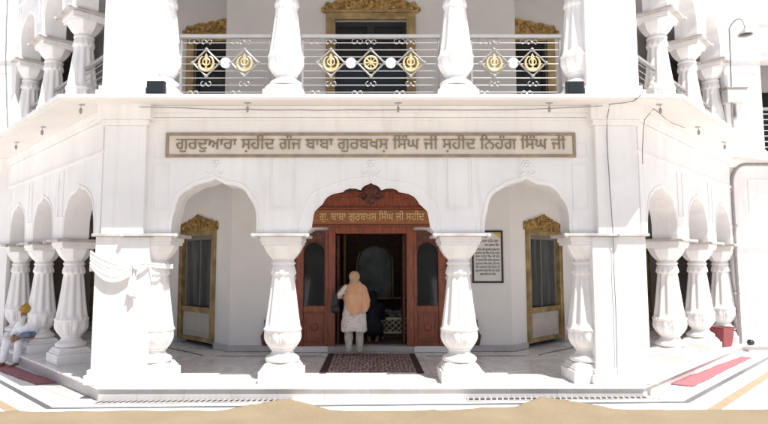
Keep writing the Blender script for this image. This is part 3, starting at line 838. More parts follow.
# gooseneck lamp
F=FW[1]; bx=corner_wing(.2,.2)[0]
def ray(px,py,Y):
    th=radians(5.19); v=(212-py)/595; z=1.82+Y*math.tan(th+math.atan(v)); d=Y*cos(th)+(z-1.82)*sin(th)
    return ((px-370)/595*d, Y, z)
gx=bx+.10
l0=ray(729,78,12.25); l1=ray(729,30,12.25); l2=ray(740,20,12.05); l3=ray(745,34,11.95)
gl=thing('gooseneck_lamp','white shaded gooseneck lamp on a thin pole at the upper right','lamp',(l0[0],12.25,l0[2]))
pth=[Vector((l0[0],12.25,U0+.015)),Vector(l1)]
pts=[pth[0],pth[0].lerp(pth[1],.5),pth[1]]
for i in range(1,9):
    u=i/8; a=Vector(l1); b=Vector(l1)+Vector((.05,-.1,.2)); c_=Vector(l2)+Vector((.12,0,.15)); d=Vector(l3)
    pts.append(a*(1-u)**3+b*3*u*(1-u)**2+c_*3*u*u*(1-u)+d*u**3)
MB().tube(pts,.018,8).build('pole','steel',gl,smooth=True)
sh=MB().lathe([(.035,.09),(.05,.06),(.10,.02),(.14,-.04),(.145,-.055),(.135,-.055),(.095,.015),(.045,.05)],24,c=l3,caps=False); so=sh.build('lamp_shade','steel',gl,smooth=True,norm=False)
MB().ball((l3[0],l3[1],l3[2]-.03),.11,16,8,(1,1,.25)).build('lamp_lens','blackplastic',gl,smooth=True)
# meter box
mx0=ray(738,97,12.2)
jb=thing('junction_box','pale wall box on a bracket on the upper right corner pier','junction box',(mx0[0],12.2,mx0[2]-.2))
MB().box(mx0[0]-.22,mx0[0]+.2,12.2,12.42,mx0[2]-.14,mx0[2]+.16).build('box',mat('box_grey',(.6,.58,.56),.5,.15,8),jb,bevel=.012)
MB().box(mx0[0]-.24,mx0[0]+.22,12.18,12.50,mx0[2]+.16,mx0[2]+.185).build('lid','pipe',jb)
MB().tube([(mx0[0],12.35,mx0[2]-.14),(mx0[0],12.35,mx0[2]-.42),(mx0[0],12.52,mx0[2]-.5)],.04,8).build('bracket','pipe',jb)
# conduit pipe on the wing
p0=ray(735,250,12.355); p1=ray(735,186,12.355); p2=ray(745,166,12.355); p3=ray(790,166,12.355)
pz=[(p0[0],12.355,.21),(p0[0],12.355,p1[2])]
for i in range(1,7):
    u=i/6; pz.append((p0[0]+(p2[0]-p0[0])*(1-cos(u*pi/2)),12.355,p1[2]+(p2[2]-p1[2])*sin(u*pi/2)))
pz.append((p3[0]+1,12.355,p2[2]))
cd=thing('conduit_pipe','gray conduit pipe bending over the plain wall at the right edge','pipe',(p0[0],12.355,.21))
MB().tube(pz,.035,10).build('pipe_run','pipe',cd,smooth=True)
cl=MB()
for z in (1.2,2.6): cl.box(p0[0]-.06,p0[0]+.06,12.34,12.41,z,z+.05)
cl.build('clamp','metalgrey',cd)
# cables
def cable(pts,r,label,m='cable'):
    P=[]
    for a,b in zip(pts,pts[1:]):
        a=Vector(a);b=Vector(b); n=max(2,int((b-a).length/.25))
        for i in range(n): P.append(a.lerp(b,i/n)+Vector((random.uniform(-.006,.006),0,random.uniform(-.006,.006))))
    P.append(Vector(pts[-1]))
    return tag(MB().tube(P,r,6).build('cable',m,smooth=True),label,'cable')
cable([(3.32,8.17,.21),(3.33,8.168,2.05),(3.31,8.13,2.3),(3.29,8.17,3.6),(3.27,8.08,3.84),(3.28,8.0,4.0),(3.42,7.56,3.925),(3.46,7.47,3.97),(3.5,7.55,4.01)],.0065,'thin dark cable running down the right front pier to the floor')
cable([(-3.2,8.05,3.98),(-2,8.22,3.985),(0,8.22,3.975),(2,8.22,3.985),(3.2,8.04,3.99)],.006,'thin wire strung along the front eave above the signboard','pipe')
a=sp(1,.15,.45); b=sp(1,.2,.3); c_=sp(1,1.6,.45)
cable([(3.77,8.16,3.2),(3.79,8.14,3.6),(b[0],b[1],3.9),(a[0],a[1],4.02),(sp(1,.9,.45)[0],sp(1,.9,.45)[1],3.95),(c_[0],c_[1],3.99)],.0055,'loop of dark wire under the right oblique eave beside the pier')
wl=ray(4,100,10.6)
cable([(ray(9,-60,10.2)[0],10.2,ray(9,-60,10.2)[2]),(ray(5,60,10.2)[0],10.2,ray(5,60,10.2)[2]),(ray(8,135,10.2)[0],10.2,ray(8,135,10.2)[2]-.05)],.012,'thin dark wire hanging down at the upper left edge')

# small objects
pt=ray(753,337,12.0)
pb=MB().lathe([(.04,0),(.065,.025),(.072,.06),(.06,.09),(.045,.10),(.05,.11),(.042,.11),(.035,.095)],20,c=(pt[0],12.1,FL+.0065))
po=pb.build('pot','blackplastic',smooth=True); tag(po,'small round black pot on the ledge at the far right edge','pot')
# red bin leaning in front of the third right column
bpx=ray(723,350,12.0)
bin_=thing('waste_bin','dark red tapered bin on the plinth edge by the far right column','bin',(bpx[0]-.05,11.95,FL+.006))
bcx,bcy=bpx[0]-.05,11.95
bmB=MB(); q0=[(-.15,-.11),(.15,-.11),(.15,.11),(-.15,.11)]; q1=[(-.20,-.16),(.20,-.16),(.20,.16),(-.20,.16)]
R=Matrix.Rotation(radians(30),2)
tr_=lambda q:[tuple(R@Vector(p)+Vector((bcx,bcy))) for p in q]
bmB.prism([(x,y,FL+.0065) for x,y in tr_(q0)],[(x,y,FL+.37) for x,y in tr_(q1)])
bmB.build('bin_body','binred',bin_,bevel=.015)
rq=MB(); rq.tube([(x,y,FL+.37) for x,y in tr_(q1)],.018,6,closed=True); rq.build('rim','binred',bin_)
ck=MB(); q2=[(x*.9,y*.88) for x,y in q1]; ck.prism([(x,y,FL+.365) for x,y in tr_(q2)],[(x,y,FL+.376) for x,y in tr_(q2)]); ck.build('liner',mat('bin_liner',(.10,.012,.014),.8,.2,9),bin_)

# ------------------------------------------------------------------ floor coverings
ru=thing('doorway_rug','dark red patterned rug with black side borders in front of the doorway','rug',(0,10,FL+.006))
MB().box(-.66,.68,9.12,10.95,FL+.0065,FL+.016).build('pile','rug',ru)
for a,b in ((-.77,-.665),(.685,.79)): MB().box(a,b,9.02,10.97,FL+.0065,FL+.017).build('border','rugborder',ru)
# thin inlay lines in the veranda floor parallel to the inner wall
il=MB()
il.box(-2.75,-.95,10.72,10.755,FL+.006,FL+.0085)
MB().box(.97,2.75,10.72,10.755,FL+.006,FL+.0085).build('floor_inlay','black',T)
il.build('floor_inlay','black',T)
for sg in (1,-1): MB().fbox(FI[sg],-.1,6,.56,.595,FL+.006,FL+.0085).build('floor_inlay','black',T)
def sidestrip(sg,s0,s1,n0,n1,z,th,name,m,seg=14,wob=.02):
    mb=MB(); rows=[]
    for i in range(seg+1):
        s=s0+(s1-s0)*i/seg
        rows.append((FS[sg](s,n0+random.uniform(-wob,wob),0),FS[sg](s,n1+random.uniform(-wob,wob),0)))
    for (a,b),(c,d) in zip(rows,rows[1:]):
        q=[a,b,d,c]; mb.prism([(p[0],p[1],z) for p in q],[(p[0],p[1],z+th) for p in q])
    bmesh.ops.remove_doubles(mb.bm,verts=mb.bm.verts[:],dist=.0005)
    bmesh.ops.translate(mb.bm,verts=mb.bm.verts[:],vec=(0,0,GZ))
    return mb.build(name,m)
def carpet(px,label):
    n=len(px)//2; a=px[:n]; b=px[n:][::-1]; mb=MB(); rows=[]
    A=[Vector(gp(*p)) for p in a]; B=[Vector(gp(*p)) for p in b]
    for k in range(len(A)-1):
        for i in range(8):
            u=i/8; rows.append((A[k].lerp(A[k+1],u),B[k].lerp(B[k+1],u)))
    rows.append((A[-1],B[-1])); nw=6
    vt=[[None]*(nw+1) for _ in rows]; vb=[[None]*(nw+1) for _ in rows]
    for i,(p,q) in enumerate(rows):
        for j in range(nw+1):
            v=p.lerp(q,j/nw)+Vector((random.uniform(-.01,.01),random.uniform(-.01,.01)))
            z=GZ+.012+.008*abs(sin(i*1.7+j*.6))*abs(sin(i*.37+1))
            vt[i][j]=mb.bm.verts.new((v.x,v.y,z)); vb[i][j]=mb.bm.verts.new((v.x,v.y,GZ+.0075))
    R=len(rows)-1
    for i in range(R):
        for j in range(nw):
            mb.bm.faces.new((vt[i][j],vt[i+1][j],vt[i+1][j+1],vt[i][j+1])); mb.bm.faces.new((vb[i][j],vb[i][j+1],vb[i+1][j+1],vb[i+1][j]))
        for j in (0,nw): mb.bm.faces.new((vt[i][j],vt[i+1][j],vb[i+1][j],vb[i][j]))
    for j in range(nw):
        for i in (0,R): mb.bm.faces.new((vt[i][j],vt[i][j+1],vb[i][j+1],vb[i][j]))
    return tag(ground_it(mb.build('carpet_runner','carpet',smooth=True)),label,'carpet','red runners beside the plinth')
carpet([(-70,331),(0,362.5),(60,383),(36,385),(0,371.5),(-70,341)],'faded red carpet runner under the feet of the seated person along the left plinth')
carpet([(671,384.8),(685,378),(704,371.2),(741,357),(752,358),(732,367.5),(708,380),(693,387)],'faded red carpet runner along the right oblique plinth')
kind(quad_sheet([(36,385.5),(60,383.5),(97,401.5),(80,403)],GZ+.003,GZ+.0065,'paving_strip','graystone'),'structure')
kind(quad_sheet([(671,386.5),(690,388.5),(660,400),(646,398)],GZ+.003,GZ+.0065,'paving_strip','graystone'),'structure')
# drain gratings
def grating(p,label):
    a,b=Vector(gp(*p[0])),Vector(gp(*p[1])); d=(b-a).normalized(); nrm=Vector((-d.y,d.x)); L=(b-a).length; w=.20
    t=thing('drain_grating',label,'drain grating',(a.x,a.y,0),0,'drain gratings along the plinth')
    def Q(u,v): r=a+d*u+nrm*v; return (r.x,r.y)
    MB().extr([Q(0,0),Q(L,0),Q(L,w),Q(0,w)],GZ+.0042,GZ+.0075).build('channel','blackplastic',t)
    m=MB(); n=int(L/.074)
    for k in range(n+1):
        u=L*k/n; m.extr([Q(u-.010,0),Q(u+.010,0),Q(u+.050,w),Q(u+.030,w)],GZ+.008,GZ+.014)
    m.extr([Q(0,-.015),Q(L,-.015),Q(L,0),Q(0,0)],GZ+.0042,GZ+.014); m.extr([Q(0,w),Q(L+.05,w),Q(L+.05,w+.01),Q(0,w+.01)],GZ+.0042,GZ+.014)
    m.build('bars','graystone',t)
    t.matrix_world=Matrix.Rotation(-math.atan(TILT),4,'Y')@Matrix.Translation(t.location)
grating([(93,404.3),(290,401.8)],'slotted drain grating along the left half of the front plinth')
grating([(468,401.2),(648,399.2)],'slotted drain grating along the right half of the front plinth')

# coir matting in the foreground
ME=[Vector(gp(*p)) for p in [(-150,414),(0,412.8),(100,412.6),(216,411.8),(226,411),(283,401.5),(290,401.8),(330,411.6),(352,412.4),(440,411.6),(474,411.2),(484,409.8),(516,409.8),(541,400),(549,400.6),(606,408.6),(612,411),(700,410.6),(768,410.2),(930,409.5)]]
def mat_edge(x):
    for a,b in zip(ME,ME[1:]):
        if a.x<=x<=b.x: return a.y+(b.y-a.y)*(x-a.x)/(b.x-a.x)
    return ME[0].y if x<ME[0].x else ME[-1].y
PK=(gp(285,402)[0],gp(544,400)[0])
nx,ny=420,60
mb=MB(); top=[];bot=[]
for j in range(ny+1):
    rt=[];rb=[]
    for i in range(nx+1):
        x=-8+16*i/nx; ye=mat_edge(x); y=4.2+(ye-4.2)*(j/ny)**.6
        z=.014+.007*sin(1.3*x+.8*y)+.005*sin(3.1*x-2*y)+.004*sin(9*x+5*y)*sin(4*y)+.012*math.exp(-((x*.8+y-6.6-.25*sin(1.7*x))/.05)**2)+.010*math.exp(-((x-.55-.5*(y-7))/.035)**2)+.010*math.exp(-((y-6.95-.06*sin(2.3*x))/.04)**2)*(.5+.5*sin(1.1*x+2))
        for cx in PK:
            d=((x-cx)/.75)**2; ridge=math.exp(-d)*max(0,1-abs(y-(ye-.08))/.55)
            z+=.035*ridge
        z=max(z,.012)+GZ
        rt.append(mb.bm.verts.new((x,y,z))); rb.append(mb.bm.verts.new((x,y,GZ+.0085)))
    top.append(rt);bot.append(rb)
for j in range(ny):
    for i in range(nx):
        mb.bm.faces.new((top[j][i],top[j][i+1],top[j+1][i+1],top[j+1][i])); mb.bm.faces.new((bot[j][i+1],bot[j][i],bot[j+1][i],bot[j+1][i+1]))
for i in range(nx):
    mb.bm.faces.new((top[ny][i],top[ny][i+1],bot[ny][i+1],bot[ny][i])); mb.bm.faces.new((top[0][i+1],top[0][i],bot[0][i],bot[0][i+1]))
for j in range(ny):
    mb.bm.faces.new((top[j][0],top[j+1][0],bot[j+1][0],bot[j][0])); mb.bm.faces.new((top[j+1][nx],top[j][nx],bot[j][nx],bot[j+1][nx]))
tag(ground_it(mb.build('coir_mat','coir',smooth=True)),'rumpled tan coir matting laid across the courtyard in the foreground','mat')

# ------------------------------------------------------------------ cloth tied round the left pier
cs=thing('tied_cloth','white cloth swag knotted round the left front pier','cloth',(-3.4,8.1,1.2))
def drape(fn, nu, nv, name):
    mb=MB(); vt=[[mb.bm.verts.new(fn(i/nu,j/nv)) for j in range(nv+1)] for i in range(nu+1)]
    for i in range(nu):
        for j in range(nv): mb.bm.faces.new((vt[i][j],vt[i+1][j],vt[i+1][j+1],vt[i][j+1]))
    o=mb.build(name,'cloth',cs,smooth=True); so=o.modifiers.new('thickness','SOLIDIFY'); so.thickness=.006; return o
def swag_fn(u,v):
    x=-3.83+.65*u; zt=2.0-.23*u-.05*sin(pi*u); wd=.22*(1-u)**.7*(.8+.4*sin(pi*u))+.045
    f=.009*sin(v*15+2.5*u)+.005*sin(v*31+5*u)
    return (x, 8.168-.012-abs(f)*(1-.3*u)-.02*sin(pi*u), zt-v*wd-.06*sin(pi*u)*v)
drape(swag_fn,40,26,'swag')
def tail_fn(u,v):
    w_=.025+.05*u; x=-3.21-.035*u+(v-.5)*2*w_
    return (x, 8.135-.018*cos(v*11+1.5*u)-.01*sin(u*3), 1.80-.40*u-.05*v*u)
drape(tail_fn,18,20,'tail')
def band_fn(u,v):
    P=[(-3.19,8.13,1.79),(-3.08,8.15,1.815),(-2.97,8.225,1.80),(-2.86,8.30,1.79),(-2.78,8.40,1.785)]
    q=min(3.999,u*4); k=int(q); f=q-k; a,b=Vector(P[k]),Vector(P[k+1]); p=a.lerp(b,f)
    return (p.x, p.y-.008*sin(v*9), p.z+.03-.06*v)
drape(band_fn,16,8,'tie_band')
def side_fn(u,v): return (-3.835-.006*sin(9*v), 8.16+.72*u, 2.0-.02*u-v*(.28-.12*u)-.03*sin(pi*u))
drape(side_fn,12,14,'wrap')
MB().ball((-3.20,8.125,1.785),.043,14,10,(1.25,.75,.95)).tube([(-3.235,8.11,1.80),(-3.20,8.095,1.77),(-3.17,8.11,1.745)],.018,8).build('knot','cloth',cs,smooth=True)

# ------------------------------------------------------------------ sanctum contents seen through the door
al=thing('altar_backdrop','dim arched altar panel with gilt border deep inside the doorway','altar',(.12,15.4,.305))
P2=lambda s,n,z:(s,15.45-n,z)
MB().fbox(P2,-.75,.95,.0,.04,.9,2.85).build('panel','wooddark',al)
pic=MB().fpoly(P2,[(.1-.42,1.0)]+[(.1+x,z) for x,z in arch_pts(0,.42,1.75,.55,40,7)]+[(.1+.42,1.0)],.045,.06); pic.build('arched_hanging','picture',al)
b=MB(); b.tube([P2(.1+x,.06,z) for x,z in [(-.46,1.0)]+arch_pts(0,.46,1.75,.6,40,7)+[(.46,1.0)]],.022,6); frame_panel(b,P2,-.70,.90,.95,2.8,.04,.05,.03); b.build('gilt_border','altargold',al)
M_lat=mat('pale_gilt',(.80,.68,.42),.4,.15,10)
ra=thing('offering_rail','low gilded lattice rail inside the doorway','rail',(.50,12.42,.305))
P3=lambda s,n,z:(s,12.42-n,z)
l=MB(); l.fbox(P3,.22,.86,-.02,.02,.69,.74); l.fbox(P3,.22,.86,-.02,.02,.41,.45); 
for k in range(5):
    s=.25+.13*k
    for q in range(2):
        z=.45+.12*q; l.tube([P3(s,.0,z),P3(s+.065,.0,z+.06),P3(s+.13 if s+.13<.86 else .86,.0,z)],.015,6); l.tube([P3(s,.0,z+.12),P3(s+.065,.0,z+.06),P3(s+.13 if s+.13<.86 else .86,.0,z+.12)],.015,6)
for s in (.23,.85): l.fbox(P3,s-.02,s+.02,-.025,.025,.305,.77)
l.build('lattice',M_lat,ra)
MB().fbox(P3,.22,.86,-.06,-.03,.41,.74).build('backing','blackplastic',ra)
bl=MB(); 
for k in range(9): bl.ball((.22+.08*k+random.uniform(-.02,.02),12.62+random.uniform(-.05,.05),.76+random.uniform(0,.10)),.075,10,8,(1.3,1,.7))
tag(bl.build('draped_cloth',mat('cloth_grey',(.35,.35,.34),.9,.6,14),smooth=True),'crumpled pale cloth heaped behind the gilded lattice rail','cloth')
tb=MB().box(.18,.9,12.5,12.76,.31,.70).build('offering_table','wooddark'); tag(tb,'low dark table behind the gilded lattice rail inside the doorway','table')

# ------------------------------------------------------------------ people
def organic(mb, name, m, parent, voxel=.008, smooth_it=4, disp=0., dscale=.1):
    o=mb.build(name,m,parent,loc=wloc(parent)) if parent else mb.build(name,m,loc=(0,0,0))
    r=o.modifiers.new('remesh','REMESH'); r.mode='VOXEL'; r.voxel_size=voxel; r.use_smooth_shade=True
    if disp:
        t=bpy.data.textures.new(name,'CLOUDS'); t.noise_scale=dscale; t.noise_depth=1
        d=o.modifiers.new('folds','DISPLACE'); d.texture=t; d.strength=disp; d.texture_coords='LOCAL'; d.mid_level=.5
    s=o.modifiers.new('smooth','SMOOTH'); s.factor=.5; s.iterations=smooth_it
    dg=bpy.context.evaluated_depsgraph_get(); dg.update()
    me=bpy.data.meshes.new_from_object(o.evaluated_get(dg)); me.name=name
    o.modifiers.clear(); o.data=me
    for p in me.polygons: p.use_smooth=True
    return o
def hand(mb, wrist, dirv, side, palmn, curl=.5, k=1.):
    """palm + four fingers + thumb; dirv: pointing direction, side: thumb direction, palmn: palm facing"""
    w=Vector(wrist); d=Vector(dirv).normalized(); pn=Vector(palmn).normalized(); s=(Vector(side)-d*Vector(side).dot(d)).normalized()
    for o_ in (-.028,-.009,.010,.028): mb.capsule(w+s*o_*.6*k, w+d*.085*k+s*o_*k, .017*k,.0125*k,8)
    for o_,L in ((.030,.068),(.011,.078),(-.009,.072),(-.028,.056)):
        a=w+d*.088*k+s*o_*k; b=a+(d*(1-curl*.35)+pn*curl*.6).normalized()*L*.5*k; c=b+(d*(1-curl*1.0)+pn*curl*1.1).normalized()*L*.5*k
        mb.capsule(a,b,.0095*k,.0085*k,8); mb.capsule(b,c,.0085*k,.007*k,8)
    a=w+d*.025*k+s*.03*k; b=a+(d*.6+s*.8+pn*.3).normalized()*.042*k; c=b+(d*.9+s*.2+pn*.4).normalized()*.032*k
    mb.capsule(a,b,.013*k,.0105*k,8); mb.capsule(b,c,.0105*k,.008*k,8)
def head(mb, c, f, r=.1):
    """c centre, f facing unit (horizontal)"""
    c=Vector(c); f=Vector(f).normalized(); l=Vector((-f.y,f.x,0))
    mb.ball(c+Vector((0,0,.02)),r*.98,20,14,(.86,.95,1.05)); mb.ball(c+f*.025+Vector((0,0,-.045)),r*.72,16,12,(.9,.95,1.0))
    mb.capsule(c+f*.092+Vector((0,0,.015)),c+f*.112+Vector((0,0,-.022)),.009,.015,8)
    for sx in (-1,1):
        mb.ball(c+l*(sx*.088)-f*.005,.026,10,8,(.45,.7,1.1)); mb.capsule(c+f*.082+l*(sx*.018)+Vector((0,0,.032)),c+f*.078+l*(sx*.045)+Vector((0,0,.032)),.009,.007,8)
    mb.capsule(c+f*.086-l*.02+Vector((0,0,-.052)),c+f*.086+l*.02+Vector((0,0,-.052)),.008,.008,8)

# --- woman at the doorway (seen from behind)
wx,wy,wz=-.30,11.02,FL+.017
wy=10.74
wm=thing('person','person in peach shawl, pale printed tunic and trousers stepping into the doorway','person',(wx,wy,wz))
V=lambda x,y,z:(x,y,z)
b=MB()
for sx,dy in ((-1,0),(1,.07)):
    hip=V(sx*.085,.0,.80); kn=V(sx*.095,dy*.6+.03,.44); an=V(sx*.095,dy-.01,.075)
    b.capsule(hip,kn,.088,.058); b.capsule(kn,an,.055,.036)
    b.capsule(V(sx*.095,dy-.03,.035),V(sx*.105,dy+.13,.024),.033,.024)
    for k in range(5): b.capsule(V(sx*(.078+.013*k),dy+.12,.02),V(sx*(.078+.014*k),dy+.17-.008*k,.016),.012,.0095,8)
b.capsule(V(-.06,.0,.84),V(.06,.0,.84),.125,.125); b.capsule(V(0,.01,.88),V(0,.05,1.08),.13,.12); b.capsule(V(-.06,.06,1.16),V(.06,.06,1.16),.125,.125)
b.capsule(V(-.12,.08,1.245),V(.12,.08,1.245),.06,.06); b.capsule(V(0,.09,1.27),V(0,.125,1.37),.055,.048)
head(b,(0,.14,1.435),(0,1,0),.093)
b.capsule(V(-.155,.08,1.24),V(-.31,.05,1.10),.052,.042); b.capsule(V(-.31,.05,1.10),V(-.15,.27,1.07),.042,.028); hand(b,V(-.145,.28,1.07),(.5,.75,.1),(0,0,1),(1,-.3,0),.5)
b.capsule(V(.155,.08,1.24),V(.235,.10,1.01),.052,.042); b.capsule(V(.235,.10,1.01),V(.12,.30,1.07),.042,.028); hand(b,V(.115,.31,1.07),(-.5,.75,.1),(0,0,1),(-1,-.3,0),.5)
organic(b,'body','skin',wm,.0065,2)
t=MB()
for sx,dy in ((-1,0),(1,.07)):
    t.capsule(V(sx*.088,.0,.78),V(sx*.10,dy*.6+.02,.44),.115,.088); t.capsule(V(sx*.10,dy*.6+.02,.44),V(sx*.10,dy-.01,.10),.084,.056); 
organic(t,'trousers','trouser',wm,.010,3,.03,.09)
k=MB(); 
rings=[(1.28,.10,.09,.07),(1.2,.185,.12,.07),(1.05,.185,.13,.05),(.9,.195,.145,.02),(.75,.215,.165,.01),(.6,.232,.18,.01),(.44,.238,.19,.0)]
seg=36; rr=[]
for z,a,b_,cy in rings:
    rr.append([k.bm.verts.new(((a*(1+.05*sin(7*i*2*pi/seg)*(1.3-z)))*cos(2*pi*i/seg), cy+(b_*(1+.08*sin(6*i*2*pi/seg+1)*(1.3-z)))*sin(2*pi*i/seg), z+.015*sin(3*i*2*pi/seg)*(z<.5))) for i in range(seg)])
for A,B in zip(rr,rr[1:]):
    for i in range(seg): k.bm.faces.new((A[i],A[(i+1)%seg],B[(i+1)%seg],B[i]))
k.bm.faces.new(rr[0]); k.bm.faces.new(rr[-1])
for sx in (-1,1):
    e=V(-.315,.04,1.09) if sx<0 else V(.24,.095,1.0)
    k.capsule(V(sx*.15,.08,1.235),e,.068,.058); k.capsule(e,V(sx*.17,.22,1.06),.058,.046)
organic(k,'tunic','kurta',wm,.010,3,.025,.11)
mbs=MB(); NT,NV=120,34
prof=[(1.375,.075,.08,.115),(1.33,.105,.10,.10),(1.285,.165,.125,.085),(1.22,.215,.15,.07),(1.12,.245,.175,.05),(1.0,.265,.19,.035),(.88,.262,.195,.02),(.78,.25,.19,.01),(.66,.235,.185,.0)]
def shl(t,v):
    back=max(0,-sin(t)); left=max(0,-cos(t)); right=max(0,cos(t))
    hem=.93-.14*back-.05*right+.10*left - .10*math.exp(-((t-1.40*pi)/.22)**2) + .012*sin(9*t)
    z=1.375+(hem-1.375)*v
    for (z0,a0,b0,c0),(z1,a1,b1,c1) in zip(prof,prof[1:]):
        if z0>=z>=z1: f=(z0-z)/(z0-z1); a=a0+(a1-a0)*f; b_=b0+(b1-b0)*f; c=c0+(c1-c0)*f; break
    else: a,b_,c=prof[-1][1:]
    if cos(t)<0: a*=1-.22*min(1,v*2.2)*left
    g=1+ (.055*v)*sin(7*t+5.5*v)+ .030*v*sin(13*t-4*v+1)+.016*sin(21*t+9*v)*min(1,v*3)
    g+= .05*math.exp(-((v-.42-.10*cos(t))/.05)**2)*back + .04*math.exp(-((v-.62+.16*cos(t))/.045)**2)*back + .035*math.exp(-((v-.22-.06*cos(t))/.04)**2)
    return (.015+a*g*cos(t), c+b_*g*sin(t), z)
vt=[[mbs.bm.verts.new(shl(2*pi*i/NT,j/NV)) for j in range(NV+1)] for i in range(NT)]
for i in range(NT):
    for j in range(NV): mbs.bm.faces.new((vt[i][j],vt[(i+1)%NT][j],vt[(i+1)%NT][j+1],vt[i][j+1]))
so=mbs.build('shawl','shawl',wm,loc=wloc(wm),smooth=True); md=so.modifiers.new('thickness','SOLIDIFY'); md.thickness=.008; md.offset=0
h=MB().ball((0,.125,1.445),.108,18,12,(.95,1.0,1.03)).capsule((0,.09,1.38),(0,.05,1.29),.085,.095)
organic(h,'head_scarf','scarf',wm,.009,3,.015,.05)
wm.scale=(.96,.96,.955)
bg=MB(); bx_,by_,bz_=wx-.30,wy+.02,wz
bx_-=.03
bagm=thing('shoulder_bag','small black bag hanging at the left elbow of the shawled person','bag',(bx_,by_,bz_+.75))
bb=MB(); bb.prism([(-.05,-.12,0.0),(.05,-.12,0.0),(.06,.14,.0),(-.06,.14,.0)],[(-.022,-.075,.34),(.022,-.075,.34),(.025,.10,.34),(-.025,.10,.34)])
for k in range(5): bb.capsule((-.05,-.10+.055*k,.03),(-.03,-.06+.035*k,.30),.030,.016)
bb.capsule((0,-.11,.06),(0,.13,.06),.068,.068)
bo=organic(bb,'pouch','blackplastic',bagm,.009,5,.015,.05); bo.scale=(1.15,.8,1.)
MB().tube([(bx_+.0,by_-.04,bz_+.98),(bx_+.03,by_-.03,bz_+1.12),(bx_+.09,by_+.04,bz_+1.22),(bx_+.12,by_+.10,bz_+1.15),(bx_+.02,by_+.10,bz_+.98)],.011,6).build('strap','blackplastic',bagm,smooth=True)

# --- person kneeling inside
kx,ky,kz=.04,12.05,.306
kp=thing('person','person in dark navy clothes kneeling just inside the doorway','person',(kx,ky,kz))
b=MB()
for sx in (-1,1):
    b.capsule(V(sx*.09,.0,.30),V(sx*.13,.34,.075),.085,.06); b.capsule(V(sx*.13,.34,.075),V(sx*.09,-.03,.06),.055,.04); b.capsule(V(sx*.08,-.05,.06),V(sx*.07,-.17,.03),.034,.026)
    for k in range(5): b.capsule(V(sx*(.05+.012*k),-.15,.026),V(sx*(.05+.013*k),-.195+.005*k,.016),.011,.009,8)
    b.capsule(V(sx*.16,.16,.66),V(sx*.21,.30,.44),.05,.04); b.capsule(V(sx*.21,.30,.44),V(sx*.07,.42,.50),.04,.028); hand(b,V(sx*.065,.43,.50),(-sx*.4,.6,.5),(0,0,1),(-sx,0,0),.2)
b.capsule(V(-.06,.0,.30),V(.06,.0,.30),.125,.125); b.capsule(V(0,.03,.36),V(0,.10,.56),.13,.125); b.capsule(V(-.13,.14,.67),V(.13,.14,.67),.065,.065); b.capsule(V(0,.15,.7),V(0,.2,.80),.055,.048)
head(b,(0,.23,.86),(0,1,0),.092)
organic(b,'body','skindark',kp,.0065,2)
g_=MB(); g_.capsule(V(-.06,.0,.28),V(.06,.0,.28),.155,.155); g_.capsule(V(0,.03,.36),V(0,.10,.58),.165,.16); g_.capsule(V(-.13,.13,.66),V(.13,.13,.66),.09,.09)
for sx in (-1,1):
    g_.capsule(V(sx*.09,.02,.28),V(sx*.13,.34,.10),.115,.09); g_.capsule(V(sx*.13,.34,.09),V(sx*.10,.06,.08),.085,.075); g_.capsule(V(sx*.16,.15,.65),V(sx*.21,.30,.44),.072,.06); g_.capsule(V(sx*.21,.30,.44),V(sx*.10,.40,.49),.06,.045)
organic(g_,'clothes','navy',kp,.010,3,.03,.09)
h=MB().ball((0,.215,.875),.106,18,12,(.95,1,1.03)).capsule((0,.16,.80),(0,.10,.68),.085,.10)
organic(h,'head_scarf','navy',kp,.009,3,.012,.05)

# --- seated man on the left plinth
def side_at(ratio,n):
    # point on side line at offset n where |x|/y = ratio
    ax,ay=AX+n*DY, AY-n*DX
    s_=(ratio*ay-ax)/(DX-ratio*DY)
    return ax+s_*DX, ay+s_*DY
mx_,my_=side_at(.572,.17)
ang=math.atan2(-DX,-DY)   # outward direction of the left side
man=thing('person','person in mustard turban and white clothes sitting on the left plinth edge','person',(-mx_,my_,0), 0.)
man.rotation_euler=(0,0,radians(-10)); man.scale=(.89,.89,.89)
S0=FL+.006
b=MB()
HP=S0+.10
for sx in (-1,1):
    hip=V(sx*.09,.05,HP+.02); kn=V(sx*.14,-.33,HP+.17 if sx<0 else HP+.13); an=V(sx*.12,-.43 if sx<0 else -.36,.095)
    b.capsule(hip,kn,.085,.06); b.capsule(kn,an,.056,.036)
    b.capsule(Vector(an)+Vector((0,.03,-.045)),Vector(an)+Vector((sx*.01,-.13,-.058)),.034,.024)
    for k in range(5): b.capsule(Vector(an)+Vector((sx*(-.02+.012*k),-.12,-.06)),Vector(an)+Vector((sx*(-.024+.014*k),-.17+.008*k,-.065)),.012,.0095,8)
b.capsule(V(-.06,.06,HP+.05),V(.06,.06,HP+.05),.125,.125); b.capsule(V(0,.07,HP+.12),V(0,.06,HP+.34),.13,.125); b.capsule(V(-.07,.05,HP+.42),V(.07,.05,HP+.42),.125,.125)
b.capsule(V(-.14,.04,HP+.51),V(.14,.04,HP+.51),.062,.062); b.capsule(V(0,.03,HP+.53),V(0,.0,HP+.63),.056,.052)
hc=(0,-.02,HP+.70); head(b,hc,(0,-1,0),.098)
b.capsule(V(-.18,.04,HP+.50),V(-.24,-.03,HP+.27),.052,.042); b.capsule(V(-.24,-.03,HP+.27),V(-.09,-.25,HP+.24),.042,.028); hand(b,V(-.085,-.26,HP+.24),(.6,-.6,-.15),(.3,.2,1),(0,0,-1),.45)
b.capsule(V(.18,.04,HP+.50),V(.25,-.03,HP+.27),.052,.042); b.capsule(V(.25,-.03,HP+.27),V(.12,-.25,HP+.26),.042,.028); hand(b,V(.115,-.26,HP+.26),(-.5,-.6,-.2),(-.3,.2,1),(0,0,-1),.45)
organic(b,'body','skindark',man,.0065,2)
